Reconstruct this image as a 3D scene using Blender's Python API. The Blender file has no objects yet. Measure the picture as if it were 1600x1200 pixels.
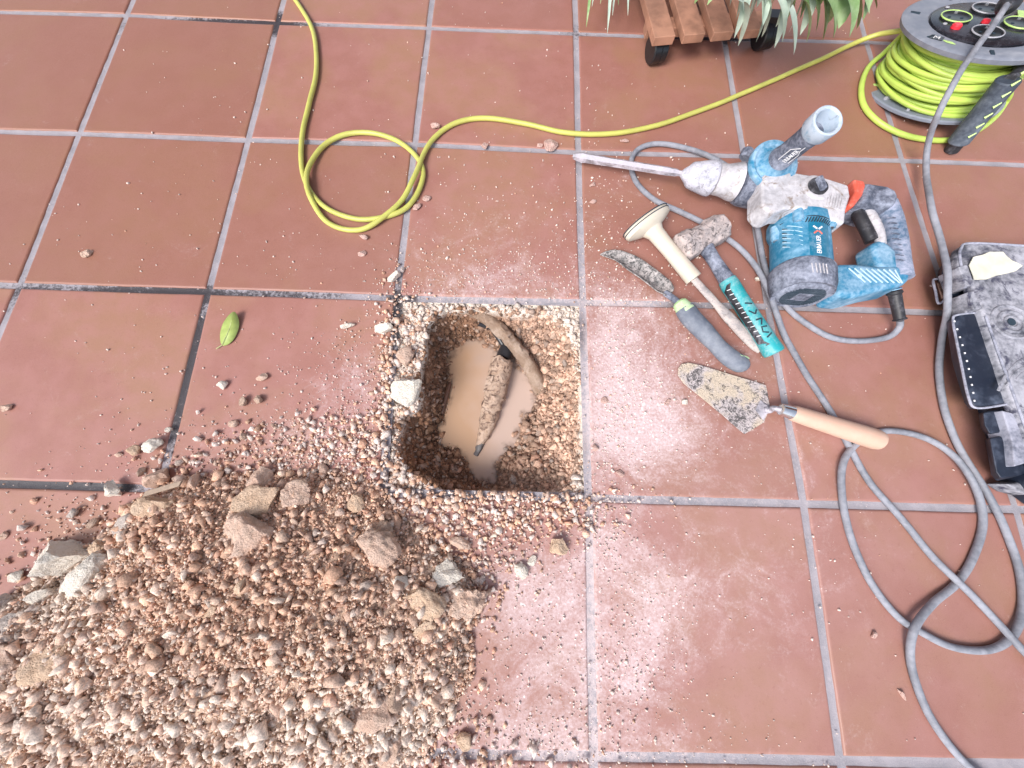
import bpy, math, random
import numpy as np
from mathutils import Vector, noise as mnoise
random.seed(7); RNG=np.random.default_rng(11)
scene=bpy.context.scene; col=scene.collection
# ------------------------------------------------------------ camera
CAM=np.array([-0.12323,-0.30345,0.57868]); ROT=(0.259612,-0.0147235,0.0249026); FPX=581.51
cd=bpy.data.cameras.new("camera"); cam=bpy.data.objects.new("camera",cd); col.objects.link(cam)
cam.location=CAM; cam.rotation_euler=ROT; cd.sensor_width=36; cd.lens=FPX/1600*36; cd.clip_start=.01; cd.clip_end=200
scene.camera=cam
# ------------------------------------------------------------ world + sun
SUN_EL,SUN_AZ=math.radians(48),math.radians(222)     # light comes from behind-left of the camera
w=bpy.data.worlds.new("World"); scene.world=w; w.use_nodes=True
nt=w.node_tree; bg=nt.nodes["Background"]; sky=nt.nodes.new("ShaderNodeTexSky"); sky.sky_type='NISHITA'; sky.sun_disc=False
sky.sun_elevation=SUN_EL; sky.sun_rotation=SUN_AZ; sky.air_density=1.0; sky.dust_density=2.5; sky.ozone_density=1.0
hs=nt.nodes.new("ShaderNodeHueSaturation"); hs.inputs["Saturation"].default_value=.62; nt.links.new(sky.outputs[0],hs.inputs["Color"]); nt.links.new(hs.outputs[0],bg.inputs[0]); bg.inputs[1].default_value=.15
sl=bpy.data.lights.new("sun",'SUN'); sl.energy=1.9; sl.angle=math.radians(24); sl.color=(1,.965,.94)
so=bpy.data.objects.new("sun",sl); col.objects.link(so)
sd=Vector((math.sin(SUN_AZ)*math.cos(SUN_EL),math.cos(SUN_AZ)*math.cos(SUN_EL),math.sin(SUN_EL)))
so.rotation_euler=sd.to_track_quat('Z','Y').to_euler(); so.location=(-2,-2,3)
vs=scene.view_settings; vs.view_transform='Standard'; vs.look='None'; vs.exposure=0.70; vs.gamma=1
# ------------------------------------------------------------ pixel <-> world
def _R(r):
    cx,sx,cy,sy,cz,sz=math.cos(r[0]),math.sin(r[0]),math.cos(r[1]),math.sin(r[1]),math.cos(r[2]),math.sin(r[2])
    return np.array([[cz,-sz,0],[sz,cz,0],[0,0,1]])@np.array([[cy,0,sy],[0,1,0],[-sy,0,cy]])@np.array([[1,0,0],[0,cx,-sx],[0,sx,cx]])
RM=_R(ROT)
def at(x,y,z=0.):
    d=RM@np.array([(x-800)/FPX,-(y-600)/FPX,-1]); return CAM+d*((z-CAM[2])/d[2])
def pix(A):
    q=(np.asarray(A,float)-CAM)@RM; return 800+FPX*q[...,0]/-q[...,2],600-FPX*q[...,1]/-q[...,2]
# ------------------------------------------------------------ mesh helpers: every shape is (V,F)
def join(ms):
    V=[];F=[];o=0
    for v,f in ms:
        v=np.asarray(v,float).reshape(-1,3); V.append(v); F+= [tuple(i+o for i in q) for q in f]; o+=len(v)
    return np.concatenate(V),F
def spline(pts,n=8,closed=False):
    P=[np.asarray(p,float) for p in pts]; N=len(P); out=[]
    for i in range(N if closed else N-1):
        if closed: a,b,c,d=P[i-1],P[i],P[(i+1)%N],P[(i+2)%N]
        else: a,b,c,d=P[max(i-1,0)],P[i],P[i+1],P[min(i+2,N-1)]
        for k in range(n):
            t=k/n; out.append(.5*((2*b)+(c-a)*t+(2*a-5*b+4*c-d)*t*t+(3*b-a-3*c+d)*t**3))
    if not closed: out.append(P[-1])
    return np.array(out)
def nrm(v): v=np.asarray(v,float); return v/(np.linalg.norm(v)+1e-12)
def tube(pts,r,n=10,flat=1.,up=None,closed=False):
    P=np.asarray(pts,float); N=len(P); r=np.broadcast_to(np.asarray(r,float),(N,))
    T=np.gradient(P,axis=0); T/= (np.linalg.norm(T,axis=1)[:,None]+1e-12)
    u=np.array([0,0,1.]) if up is None else nrm(up)
    if abs(T[0]@u)>.95: u=np.array([1.,0,0])
    u=nrm(u-T[0]*(T[0]@u)); V=[];F=[]
    for i in range(N):
        u=nrm(u-T[i]*(T[i]@u)); s=np.cross(T[i],u)
        for k in range(n):
            a=2*math.pi*k/n; V.append(P[i]+r[i]*(math.cos(a)*u*flat+math.sin(a)*s))
    for i in range(N-1):
        for k in range(n): F.append((i*n+k,i*n+(k+1)%n,(i+1)*n+(k+1)%n,(i+1)*n+k))
    if closed:
        i=N-1
        for k in range(n): F.append((i*n+k,i*n+(k+1)%n,(k+1)%n,k))
    else: F.append(tuple(range(n-1,-1,-1))); F.append(tuple((N-1)*n+k for k in range(n)))
    return np.array(V),F
def frame(A,B,up=(0,0,1)):
    t=nrm(np.asarray(B)-np.asarray(A)); u=np.asarray(up,float)
    if abs(t@u)>.97: u=np.array([0,1.,0])
    u=nrm(u-t*(t@u)); return t,u,np.cross(t,u)
def lathe(prof,A,B,n=32,sq=0.,up=(0,0,1),ang=0.):
    """prof: (s,r) with s in metres from A towards B; sq squares the section a little"""
    A=np.asarray(A,float); t,u,s=frame(A,B,up); V=[];F=[]
    for (d,r) in prof:
        for k in range(n):
            a=2*math.pi*k/n+ang; q=1+sq*(abs(math.sin(2*a))**2); V.append(A+t*d+r*q*(math.cos(a)*u+math.sin(a)*s))
    m=len(prof)
    for i in range(m-1):
        for k in range(n): F.append((i*n+k,i*n+(k+1)%n,(i+1)*n+(k+1)%n,(i+1)*n+k))
    F.append(tuple(range(n-1,-1,-1))); F.append(tuple((m-1)*n+k for k in range(n)))
    return np.array(V),F
def prism(bot,top):
    n=len(bot); V=np.array(list(bot)+list(top),float); F=[tuple(range(n-1,-1,-1)),tuple(range(n,2*n))]
    for i in range(n): F.append((i,(i+1)%n,n+(i+1)%n,n+i))
    return V,F
def pp2(px,z1,z0,k):
    """outline read at its top height z1, sides dropping straight to z0"""
    P=np.array([at(x,y,z1) for x,y in px]); a=0.
    for i in range(len(P)): j=(i+1)%len(P); a+=P[i][0]*P[j][1]-P[j][0]*P[i][1]
    if a<0: P=P[::-1]
    c=P.mean(0); b=P.copy(); b[:,2]=z0; t=c+(P-c)*k; t[:,2]=z1; return prism(b,t)
def pp3(pb,z0,pt,z1):
    """two outlines with the same number of points, the lower read at z0 and the upper at z1"""
    B=np.array([at(x,y,z0) for x,y in pb]); T_=np.array([at(x,y,z1) for x,y in pt]); a=0.
    for i in range(len(T_)): j=(i+1)%len(T_); a+=T_[i][0]*T_[j][1]-T_[j][0]*T_[i][1]
    if a<0: B=B[::-1]; T_=T_[::-1]
    return prism(B,T_)
def pprism(px,z0,z1,zr=None,taper=1.):
    """polygon given by picture points read at height zr, extruded from z0 to z1"""
    zr=(z0+z1)/2 if zr is None else zr
    P=np.array([at(x,y,zr) for x,y in px]); a=0.
    for i in range(len(P)): j=(i+1)%len(P); a+=P[i][0]*P[j][1]-P[j][0]*P[i][1]
    if a<0: P=P[::-1]
    c=P.mean(0); b=P.copy(); b[:,2]=z0; t=c+(P-c)*taper; t[:,2]=z1
    return prism(b,t)
def box(c,x,y,z):
    c,x,y,z=[np.asarray(q,float) for q in (c,x,y,z)]
    b=[c-x-y-z,c+x-y-z,c+x+y-z,c-x+y-z]; t=[c-x-y+z,c+x-y+z,c+x+y+z,c-x+y+z]; return prism(b,t)
def ico(sub):
    import bmesh
    bm=bmesh.new(); bmesh.ops.create_icosphere(bm,subdivisions=sub,radius=1); bm.verts.ensure_lookup_table()
    V=np.array([v.co[:] for v in bm.verts]); F=[tuple(v.index for v in f.verts) for f in bm.faces]; bm.free(); return V,F
def rockproto(sub,seed,cuts=9,rough=.12,aniso=(1,.8,.65)):
    rr=np.random.default_rng(seed); V,F=ico(sub); V=V.copy()
    for k in range(cuts):
        n=nrm(rr.normal(size=3)); d=rr.uniform(.42,.82); s=V@n; m=s>d; V[m]-=np.outer(s[m]-d,n)
    off=rr.uniform(0,50,3)
    for i in range(len(V)):
        p=V[i]*1.7+off; V[i]*=1+rough*(mnoise.noise(Vector(p))+.5*mnoise.noise(Vector(p*2.7))+(.3*mnoise.noise(Vector(p*7)) if sub>2 else 0))
    V*=np.array(aniso); return V/np.abs(V).max(),F
def setcol(me,cols):
    a=me.color_attributes.new("Col",'FLOAT_COLOR','POINT'); c=np.ones((len(me.vertices),4),np.float32); c[:,:3]=cols; a.data.foreach_set("color",c.ravel())
def setattr_f(me,name,vals):
    a=me.attributes.new(name,'FLOAT','POINT'); a.data.foreach_set("value",np.asarray(vals,np.float32))
def fastmesh(name,V,F3):
    me=bpy.data.meshes.new(name); F3=np.asarray(F3,np.int32); k=F3.shape[1]
    me.vertices.add(len(V)); me.vertices.foreach_set("co",np.asarray(V,np.float32).ravel())
    me.loops.add(F3.size); me.loops.foreach_set("vertex_index",F3.ravel())
    me.polygons.add(len(F3)); me.polygons.foreach_set("loop_start",np.arange(0,F3.size,k,dtype=np.int32))
    me.update(calc_edges=True); me.validate(); return me
def mk(name,VF,m,loc=(0,0,0),smooth=True,bevel=0.,seg=2,angle=35):
    V,F=VF; V=np.asarray(V,float)-np.asarray(loc,float)
    me=bpy.data.meshes.new(name); me.from_pydata(V.tolist(),[],F); me.update()
    o=bpy.data.objects.new(name,me); col.objects.link(o)
    if m: me.materials.append(m)
    if smooth: me.shade_smooth() if hasattr(me,'shade_smooth') else None
    if smooth: me.set_sharp_from_angle(angle=math.radians(angle))
    if bevel:
        b=o.modifiers.new("bevel",'BEVEL'); b.width=bevel; b.segments=seg; b.limit_method='ANGLE'; b.angle_limit=math.radians(28); b.harden_normals=True
    return o
class Thing:
    def __init__(s,name,label,cat,loc,group=None):
        s.L=np.asarray(loc,float); s.o=bpy.data.objects.new(name,None); col.objects.link(s.o); s.o.location=s.L; s.o.empty_display_size=.02
        s.o['label']=label; s.o['category']=cat
        if group: s.o['group']=group
    def part(s,name,VF,m,parent=None,label=None,**k):
        o=mk(name,VF,m,s.L,**k); o.parent=parent or s.o
        if label: o['label']=label
        return o
def tag(o,label=None,cat=None,group=None,kind=None):
    for k,v in (('label',label),('category',cat),('group',group),('kind',kind)):
        if v: o[k]=v
    return o
def solo(name,VF,m,label,cat,group=None,kind=None,**k):
    V=np.asarray(VF[0]); loc=V.mean(0); loc[2]=V[:,2].min()
    o=mk(name,VF,m,loc,**k); o.location=loc; return tag(o,label,cat,group,kind)
# ------------------------------------------------------------ materials
def newmat(name):
    m=bpy.data.materials.new(name); m.use_nodes=True; n=m.node_tree; return m,n,n.nodes["Principled BSDF"]
def N(n,t,**k):
    x=n.nodes.new(t)
    for a,b in k.items(): setattr(x,a,b)
    return x
def noise_(n,vec,scale,detail=4,rough=.55,dist=0):
    x=N(n,"ShaderNodeTexNoise"); x.inputs["Scale"].default_value=scale; x.inputs["Detail"].default_value=detail; x.inputs["Roughness"].default_value=rough; x.inputs["Distortion"].default_value=dist
    n.links.new(vec,x.inputs["Vector"]); return x.outputs["Fac"]
def ramp(n,fac,lo,hi,a=0.,b=1.):
    x=N(n,"ShaderNodeMapRange"); x.inputs[1].default_value=lo; x.inputs[2].default_value=hi; x.inputs[3].default_value=a; x.inputs[4].default_value=b; x.interpolation_type='SMOOTHSTEP'
    n.links.new(fac,x.inputs[0]); return x.outputs[0]
def mth(n,op,a,b=None):
    x=N(n,"ShaderNodeMath",operation=op); 
    for i,v in enumerate((a,b)):
        if v is None: continue
        if isinstance(v,(int,float)): x.inputs[i].default_value=v
        else: n.links.new(v,x.inputs[i])
    return x.outputs[0]
def mixc(n,fac,a,b):
    x=N(n,"ShaderNodeMix",data_type='RGBA')
    for s,v in ((x.inputs[0],fac),(x.inputs[6],a),(x.inputs[7],b)):
        if isinstance(v,(int,float)): s.default_value=v
        elif isinstance(v,tuple): s.default_value=(*v,1)
        else: n.links.new(v,s)
    return x.outputs[2]
def bump(n,b,h,strength=.3,dist=.001):
    x=N(n,"ShaderNodeBump"); x.inputs["Strength"].default_value=strength; x.inputs["Distance"].default_value=dist
    n.links.new(h,x.inputs["Height"]); n.links.new(x.outputs[0],b.inputs["Normal"])
def dusty(name,base,dust=(.62,.58,.6),amt=.5,rough=.45,scale=25.,metal=0.,bmp=.25,var=.15,dark=None,damt=0.):
    """a used surface: own colour, slight variation, patches of clinging dust, optional dark grime"""
    m,n,b=newmat(name); tc=N(n,"ShaderNodeTexCoord").outputs["Object"]
    f1=noise_(n,tc,scale,6,.62,.6); f2=noise_(n,tc,scale*7,4,.6); f3=noise_(n,tc,scale*.35,3)
    basev=mixc(n,ramp(n,f3,.3,.7,0,var),base,tuple(min(1,c*1.9+.02) for c in base))
    s=mth(n,'ADD',mth(n,'MULTIPLY',f1,.65),mth(n,'MULTIPLY',f2,.35))
    t=.5+ (.5-amt)*.42; fac=ramp(n,s,t-.17,t+.17,.0,.9)
    c=mixc(n,fac,basev,dust)
    if dark: 
        g=noise_(n,tc,scale*1.7,6,.7,1.2); t2=.5+(.5-damt)*.4; c=mixc(n,ramp(n,g,t2-.07,t2+.11,0,.92),c,dark)
    n.links.new(c,b.inputs["Base Color"]); n.links.new(ramp(n,fac,0,1,rough,.92),b.inputs["Roughness"]); b.inputs["Metallic"].default_value=metal
    if metal: n.links.new(ramp(n,fac,0,1,metal,0),b.inputs["Metallic"])
    bump(n,b,s,bmp,.0015); return m
def plain(name,c,rough=.5,metal=0.,var=.12,scale=60,bmp=.1,spec=.5):
    m,n,b=newmat(name); tc=N(n,"ShaderNodeTexCoord").outputs["Object"]; f=noise_(n,tc,scale,5,.6)
    n.links.new(mixc(n,ramp(n,f,.3,.7,0,1),tuple(x*(1-var) for x in c),tuple(min(1,x*(1+var)) for x in c)),b.inputs["Base Color"])
    b.inputs["Roughness"].default_value=rough; b.inputs["Metallic"].default_value=metal; b.inputs["Specular IOR Level"].default_value=spec
    bump(n,b,f,bmp,.001); return m
def stone_mat(name,mul=1.,fine=400):
    m,n,b=newmat(name); tc=N(n,"ShaderNodeTexCoord").outputs["Object"]; a=N(n,"ShaderNodeAttribute",attribute_name="Col").outputs["Color"]
    f=noise_(n,tc,fine,5,.7); g=noise_(n,tc,fine*.25,4,.6)
    v=mth(n,'ADD',ramp(n,f,.3,.72,.72,1.18),ramp(n,g,.35,.65,-.14,.14)); x=N(n,"ShaderNodeVectorMath",operation='SCALE'); n.links.new(a,x.inputs[0]); n.links.new(mth(n,'MULTIPLY',v,mul),x.inputs["Scale"])
    n.links.new(x.outputs[0],b.inputs["Base Color"]); b.inputs["Roughness"].default_value=.93; b.inputs["Specular IOR Level"].default_value=.25
    bump(n,b,mth(n,'ADD',f,g),.8,.0012); return m
def rock_mat(name,a,c,scale=60,dirt=(.42,.29,.21),damt=.35):
    m,n,b=newmat(name); tc=N(n,"ShaderNodeTexCoord").outputs["Object"]
    f=noise_(n,tc,scale,8,.65,.4); g=noise_(n,tc,scale*6,5,.7); h=noise_(n,tc,scale*.5,4,.6)
    cc=mixc(n,ramp(n,f,.35,.65),a,c); cc=mixc(n,ramp(n,h,.62-damt*.4,.72-damt*.25,0,.6),cc,dirt)
    cc=mixc(n,ramp(n,g,.6,.78,0,.4),cc,tuple(x*.5 for x in a)); n.links.new(cc,b.inputs["Base Color"])
    b.inputs["Roughness"].default_value=.95; b.inputs["Specular IOR Level"].default_value=.2; bump(n,b,mth(n,'ADD',f,mth(n,'MULTIPLY',g,.7)),1.,.006); return m
# ------------------------------------------------------------ the tiled floor
T=.32; JW=.031
OBS={(-3,0):(197,23),(-3,1):(123,208),(-2,0):(433,35),(-2,1):(387,218),(-1,0):(670,43),(0,0):(900,52),(-1,1):(648,225),(0,1):(904,237),
(-3,2):(29,446),(-2,2):(325,455),(-1,2):(620,465),(0,2):(911,472),(0,3):(920,778),(1,1):(1163,243),(2,1):(1411,250),(1,2):(1201,478),
(1,0):(1133,60),(2,0):(1355,65),(1,3):(1257,788),(2,3):(1590,796),(0,4):(928,1184),(1,4):(1315,1190),(-2,3):(248,764),(-1,3):(597,771)}
obs={k:at(*v)[:2] for k,v in OBS.items()}
dx={};dy={}
for (i,j),p in obs.items(): dx.setdefault(i,[]).append(p[0]-i*T); dy.setdefault(j,[]).append(p[1]+(j-2)*T)
def X(i,j):
    if (i,j) in obs: return obs[(i,j)]
    a=np.mean(dx[max(-3,min(2,i))]); b=np.mean(dy[max(0,min(4,j))]); return np.array([i*T+a,-(j-2)*T+b])
I0,I1,J0,J1=-7,8,-5,9
GX=np.array([[X(i,j) for j in range(J0,J1+1)] for i in range(I0,I1+1)])
def UV(u,v):
    u=np.asarray(u,float);v=np.asarray(v,float); i=np.clip(np.floor(u).astype(int),I0,I1-1); j=np.clip(np.floor(v).astype(int),J0,J1-1); a=(u-i)[...,None];b=(v-j)[...,None]
    A=GX[i-I0,j-J0];B=GX[i-I0+1,j-J0];C=GX[i-I0,j-J0+1];D=GX[i-I0+1,j-J0+1]
    return A*(1-a)*(1-b)+B*a*(1-b)+C*(1-a)*b+D*a*b
def gs(x,y,L):
    s=0*x
    for (cx,cy,sx,sy,a) in L: s=s+a*np.exp(-(((x-cx)/sx)**2+((y-cy)/sy)**2))
    return s
DUST=[(1150,850,600,450,.06),(1000,640,80,120,.8),(960,560,50,110,.6),(1020,680,90,60,.5),(775,400,130,90,.35),(770,455,150,35,.45),(1030,950,70,90,.75),(985,1060,70,60,.7),(960,850,50,60,.5),
 (850,1010,110,120,.75),(820,900,110,70,.5),(560,600,70,60,.55),(480,680,120,50,.4),(1150,560,120,80,.25),(1120,900,140,120,.25),(925,760,30,300,.35),(1000,480,90,60,.3),(1180,700,150,90,.2),
 (700,1150,120,60,.5),(860,1160,120,60,.5),(1000,1170,160,40,.45),(1330,900,150,200,.1),(960,300,70,130,.18),(350,720,200,60,.2)]
CRUMB=[(640,600,40,120,1.6),(560,600,80,90,.8),(520,700,150,60,1.),(760,440,150,40,1.),(780,380,130,90,.22),(960,600,35,170,1.),(960,800,40,120,.7),(1010,620,90,120,.4),(800,880,120,90,.9),(860,800,120,50,1.),
 (985,1060,60,60,1.),(1020,950,70,70,.45),(850,1060,130,120,.5),(780,1150,150,60,.9),(430,650,200,150,.07),(1050,430,110,120,.14),(930,350,60,150,.2),(1150,600,120,100,.10),(1250,800,200,200,.025),(1200,1000,200,200,.02),
 (700,250,400,200,.015),(300,560,300,250,.02),(150,850,120,80,.4),(60,900,80,80,.3),(300,300,400,300,.008),(1300,500,300,400,.012),(1000,1170,200,50,.5),(300,720,120,40,.5)]
STAIN=[(300,600,45,110,1.6),(85,762,120,22,1.6),(200,457,140,16,.75),(450,462,140,16,.5),(630,500,30,60,.9),(40,470,50,60,.4),(1060,478,60,14,.5),(1100,62,110,12,.7),(350,40,160,14,.9),(432,35,20,20,.7),(900,50,30,20,.4),(910,520,14,60,.6),(915,700,12,60,.5)]
def tile_material():
    m,n,b=newmat("terracotta"); tc=N(n,"ShaderNodeTexCoord").outputs["Object"]
    ti=N(n,"ShaderNodeAttribute",attribute_name="tint").outputs["Fac"]; du=N(n,"ShaderNodeAttribute",attribute_name="dust").outputs["Fac"]
    off=N(n,"ShaderNodeCombineXYZ"); n.links.new(mth(n,'MULTIPLY',ti,37.),off.inputs[0]); va=N(n,"ShaderNodeVectorMath",operation='ADD'); n.links.new(tc,va.inputs[0]); n.links.new(off.outputs[0],va.inputs[1]); v=va.outputs[0]
    f=noise_(n,v,5,4,.6,.3); g=noise_(n,v,22,5,.6); h=noise_(n,v,900,3,.7); k=noise_(n,v,150,4,.7)
    c=mixc(n,ramp(n,f,.40,.60),(.305,.128,.100),(.325,.165,.100))
    c=mixc(n,ramp(n,g,.35,.7,0,.55),c,(.385,.175,.155))
    c=mixc(n,ramp(n,ti,0,1,0,.60),c,(.235,.098,.060))
    lo=N(n,"ShaderNodeAttribute",attribute_name="film").outputs["Fac"]; c=mixc(n,mth(n,'MULTIPLY',lo,ramp(n,g,.2,.8,.6,1.)),c,(.50,.32,.31))
    c=mixc(n,ramp(n,h,.3,.7,0,.30),c,(.46,.24,.19)); c=mixc(n,ramp(n,k,.55,.75,0,.25),c,(.20,.075,.05))
    # dust film: swirls and wipes with a shape of their own
    d1=noise_(n,tc,13,9,.76,1.6); d2=noise_(n,tc,260,5,.75); d3=noise_(n,tc,55,6,.7,1.)
    s=mth(n,'ADD',mth(n,'ADD',mth(n,'MULTIPLY',d1,.55),mth(n,'MULTIPLY',d3,.25)),mth(n,'MULTIPLY',d2,.2))
    fac=ramp(n,mth(n,'ADD',s,mth(n,'MULTIPLY',du,.26)),.55,.88,0,.9)
    fac2=mth(n,'MULTIPLY',ramp(n,d2,.34,.68,.55,1.12),fac)
    c=mixc(n,mth(n,'MINIMUM',fac2,.9),c,(.72,.59,.60))
    sp=N(n,"ShaderNodeTexVoronoi"); sp.inputs["Scale"].default_value=150; n.links.new(tc,sp.inputs["Vector"]); sp.inputs["Randomness"].default_value=1
    thr=mth(n,'MULTIPLY',mth(n,'ADD',du,.05),.12); wn=noise_(n,tc,70,3,.7)
    spk=mth(n,'MULTIPLY',mth(n,'LESS_THAN',sp.outputs["Distance"],mth(n,'MULTIPLY',thr,ramp(n,wn,.42,.75,.0,4.))),.8)
    c=mixc(n,spk,c,(.80,.68,.66))
    n.links.new(c,b.inputs["Base Color"]); n.links.new(ramp(n,fac2,0,.8,.42,.9),b.inputs["Roughness"]); b.inputs["Specular IOR Level"].default_value=.45
    bump(n,b,mth(n,'ADD',mth(n,'ADD',h,k),mth(n,'MULTIPLY',g,3.)),.12,.001); return m
def grout_material():
    m,n,b=newmat("grout"); tc=N(n,"ShaderNodeTexCoord").outputs["Object"]; st=N(n,"ShaderNodeAttribute",attribute_name="stain").outputs["Fac"]; du=N(n,"ShaderNodeAttribute",attribute_name="dust").outputs["Fac"]
    f=noise_(n,tc,30,5,.6); g=noise_(n,tc,700,4,.7); h=noise_(n,tc,160,6,.75,.5)
    c=mixc(n,ramp(n,f,.3,.7),(.27,.26,.29),(.37,.345,.38)); c=mixc(n,ramp(n,g,.4,.75,0,.35),c,(.5,.45,.45))
    sf=ramp(n,mth(n,'ADD',mth(n,'MULTIPLY',h,.8),mth(n,'MULTIPLY',st,.5)),.55,.72,0,.95); c=mixc(n,sf,c,(.035,.03,.035))
    c=mixc(n,ramp(n,mth(n,'ADD',h,mth(n,'MULTIPLY',du,.35)),.58,.9,0,.85),c,(.62,.52,.52))
    n.links.new(c,b.inputs["Base Color"]); n.links.new(ramp(n,sf,0,1,.8,.5),b.inputs["Roughness"]); bump(n,b,mth(n,'ADD',g,mth(n,'MULTIPLY',h,2.)),.5,.001); return m
M_tile=tile_material(); M_grout=grout_material()
def build_floor():
    Vs=[];Fs=[];tint=[];o=0; j2=JW/2
    for i in range(I0,I1):
        for j in range(J0,J1):
            if i==-1 and j==2: continue
            near=(-4<=i<=3 and -1<=j<=4); n=36 if near else 8
            w=np.concatenate([[0,.004,.009,.016],np.linspace(.03,.97,n),[.984,.991,.996,1]]); K=len(w)
            uu,vv=np.meshgrid(w,w,indexing='ij'); e=np.minimum(np.minimum(uu,1-uu),np.minimum(vv,1-vv))*T
            wob=lambda t,s: .0010*np.sin(t*5+s)+.0005*np.sin(t*14+s*2.1)+.0003*np.sin(t*41+s*3.3)
            s=i*3.7+j*9.1; U_=i+j2+uu*(1-JW)+wob(vv,s)*(1-2*uu); V_=j+j2+vv*(1-JW)+wob(uu,s+4)*(1-2*vv)
            P=UV(U_,V_); r=.0028; q=np.clip(1-e/r,0,1); tilt=random.uniform(-.0006,.0006)
            z=-.0035*q**2+tilt*(uu-.5)+.0003*np.sin(uu*5+s)*np.sin(vv*4+s)
            V=np.concatenate([P.reshape(-1,2),z.reshape(-1,1)],1); Vs.append(V)
            a=(np.arange(K-1)[:,None]*K+np.arange(K-1)[None,:]).ravel()+o; Fs.append(np.stack([a,a+1,a+K+1,a+K],1)); 
            # skirt down to the bed
            rim=[k*K for k in range(K)]+[(K-1)*K+k for k in range(1,K)]+[k*K+K-1 for k in range(K-2,-1,-1)]+[k for k in range(K-2,0,-1)]
            rim=np.array(rim); sk=V[rim].copy(); sk[:,2]=-.012; Vs.append(sk); m=len(rim); b0=o+K*K
            Fs.append(np.stack([rim+o,np.roll(rim,-1)+o,np.roll(np.arange(m),-1)+b0,np.arange(m)+b0],1)); o+=K*K+m
            tint.append(np.full(K*K+m,random.uniform(0,.8) if not (i<=-3 and j<=1) else random.uniform(.85,1)))
    V=np.concatenate(Vs); F=np.concatenate(Fs)[:,::-1]; me=fastmesh("tiled_floor",V,F)
    px,py=pix(V); setattr_f(me,"tint",np.concatenate(tint)); setattr_f(me,"dust",np.clip(gs(px,py,DUST),0,1.3)); setattr_f(me,"film",np.clip(gs(px,py,[(1050,900,520,380,.42),(720,420,300,220,.16),(400,800,300,250,.16)]),0,.45))
    me.materials.append(M_tile); me.shade_smooth(); ob=bpy.data.objects.new("tiled_floor",me); col.objects.link(ob); ob['kind']='structure'
    # joints
    nd=[];
    for i in range(I0,I1+1):
        nd+=[(i-j2-.006),i-j2*.5,i,i+j2*.5,(i+j2+.006)]+([] if i==I1 else list(i+np.linspace(.04,.96,40)))
    ju=np.array(nd); nd=[]
    for j in range(J0,J1+1):
        nd+=[(j-j2-.006),j-j2*.5,j,j+j2*.5,(j+j2+.006)]+([] if j==J1 else list(j+np.linspace(.04,.96,40)))
    jv=np.array(nd); uu,vv=np.meshgrid(ju,jv,indexing='ij'); P=UV(uu,vv); du_=np.abs(uu-np.round(uu)); dv_=np.abs(vv-np.round(vv))
    dd=np.minimum(du_,dv_)/j2; z=-.0020-.0008*(1-np.clip(dd,0,1)**2)+.0002*np.sin(uu*61)*np.sin(vv*53)
    K=len(jv); a=np.arange(len(ju)-1)[:,None]*K+np.arange(K-1)[None,:]
    cu=(uu[:-1,:-1]+uu[1:,1:])/2; cv=(vv[:-1,:-1]+vv[1:,1:])/2
    lim=j2+.007; keep=(np.abs(cu-np.round(cu))<lim)|(np.abs(cv-np.round(cv))<lim)
    hole=(cu>-1+j2+.006)&(cu<-j2-.006)&(cv>2+j2+.006)&(cv<3-j2-.006); keep&=~hole
    a=a[keep]; F=np.stack([a,a+K,a+K+1,a+1],1)[:,::-1]
    V=np.concatenate([P.reshape(-1,2),z.reshape(-1,1)],1); used=np.unique(F); mp=-np.ones(len(V),int); mp[used]=np.arange(len(used)); V=V[used]; F=mp[F]
    me=fastmesh("mortar_joints",V,F); px,py=pix(V); setattr_f(me,"stain",gs(px,py,STAIN)); setattr_f(me,"dust",np.clip(gs(px,py,DUST),0,1.3))
    me.materials.append(M_grout); me.shade_smooth(); ob=bpy.data.objects.new("mortar_joints",me); col.objects.link(ob); ob['kind']='structure'
    # far ground round the terrace
    g=[]; x0,x1,y0,y1=GX[0,0][0]-.0,GX[-1,0][0],GX[0,-1][1],GX[0,0][1]
    B=60.; 
    for a,b,c,d in ((-B,-B,B,y0+.05),(-B,y1-.05,B,B),(-B,y0+.05,x0+.05,y1-.05),(x1-.05,y0+.05,B,y1-.05)):
        g.append(([(a,b,-.02),(c,b,-.02),(c,d,-.02),(a,d,-.02)],[(0,1,2,3)]))
    o=mk("ground",join(g),plain("paving",(.3,.14,.1),.8,scale=8)); o['kind']='structure'
build_floor()
rf=mk('added_shade_slab',box((0,2.6,2.55),(5,0,0),(0,2.0,0),(0,0,.08)),plain('shade_slab_brown',(.35,.25,.18),.8)); rf['kind']='structure'  # unseen slab, added to block sky light over the upper part of the floor
# ------------------------------------------------------------ distance to polygons
def sdist(P,poly):
    """signed distance of points to a polygon, positive inside"""
    P=np.asarray(P)[:,:2]; Q=np.asarray(poly)[:,:2]; d=np.full(len(P),9.); ins=np.zeros(len(P),bool)
    for i in range(len(Q)):
        a=Q[i]; b=Q[(i+1)%len(Q)]; e=b-a; t=np.clip(((P-a)@e)/(e@e),0,1); d=np.minimum(d,np.linalg.norm(P-(a+t[:,None]*e),axis=1))
        c=((a[1]>P[:,1])!=(b[1]>P[:,1])); xx=a[0]+(P[:,1]-a[1])*(e[0])/(e[1]+1e-15); ins^=c&(P[:,0]<xx)
    return np.where(ins,d,-d)
def nz(P,s,seed=0.,oct=3):
    out=np.zeros(len(P)); P=np.asarray(P)
    for i,p in enumerate(P):
        v=0;a=1;f=s
        for k in range(oct): v+=a*mnoise.noise(Vector((p[0]*f+seed,p[1]*f-seed,(p[2] if len(p)>2 else 0)*f+seed*.3))); a*=.5; f*=2.1
        out[i]=v
    return out
ZW=-.085
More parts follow.
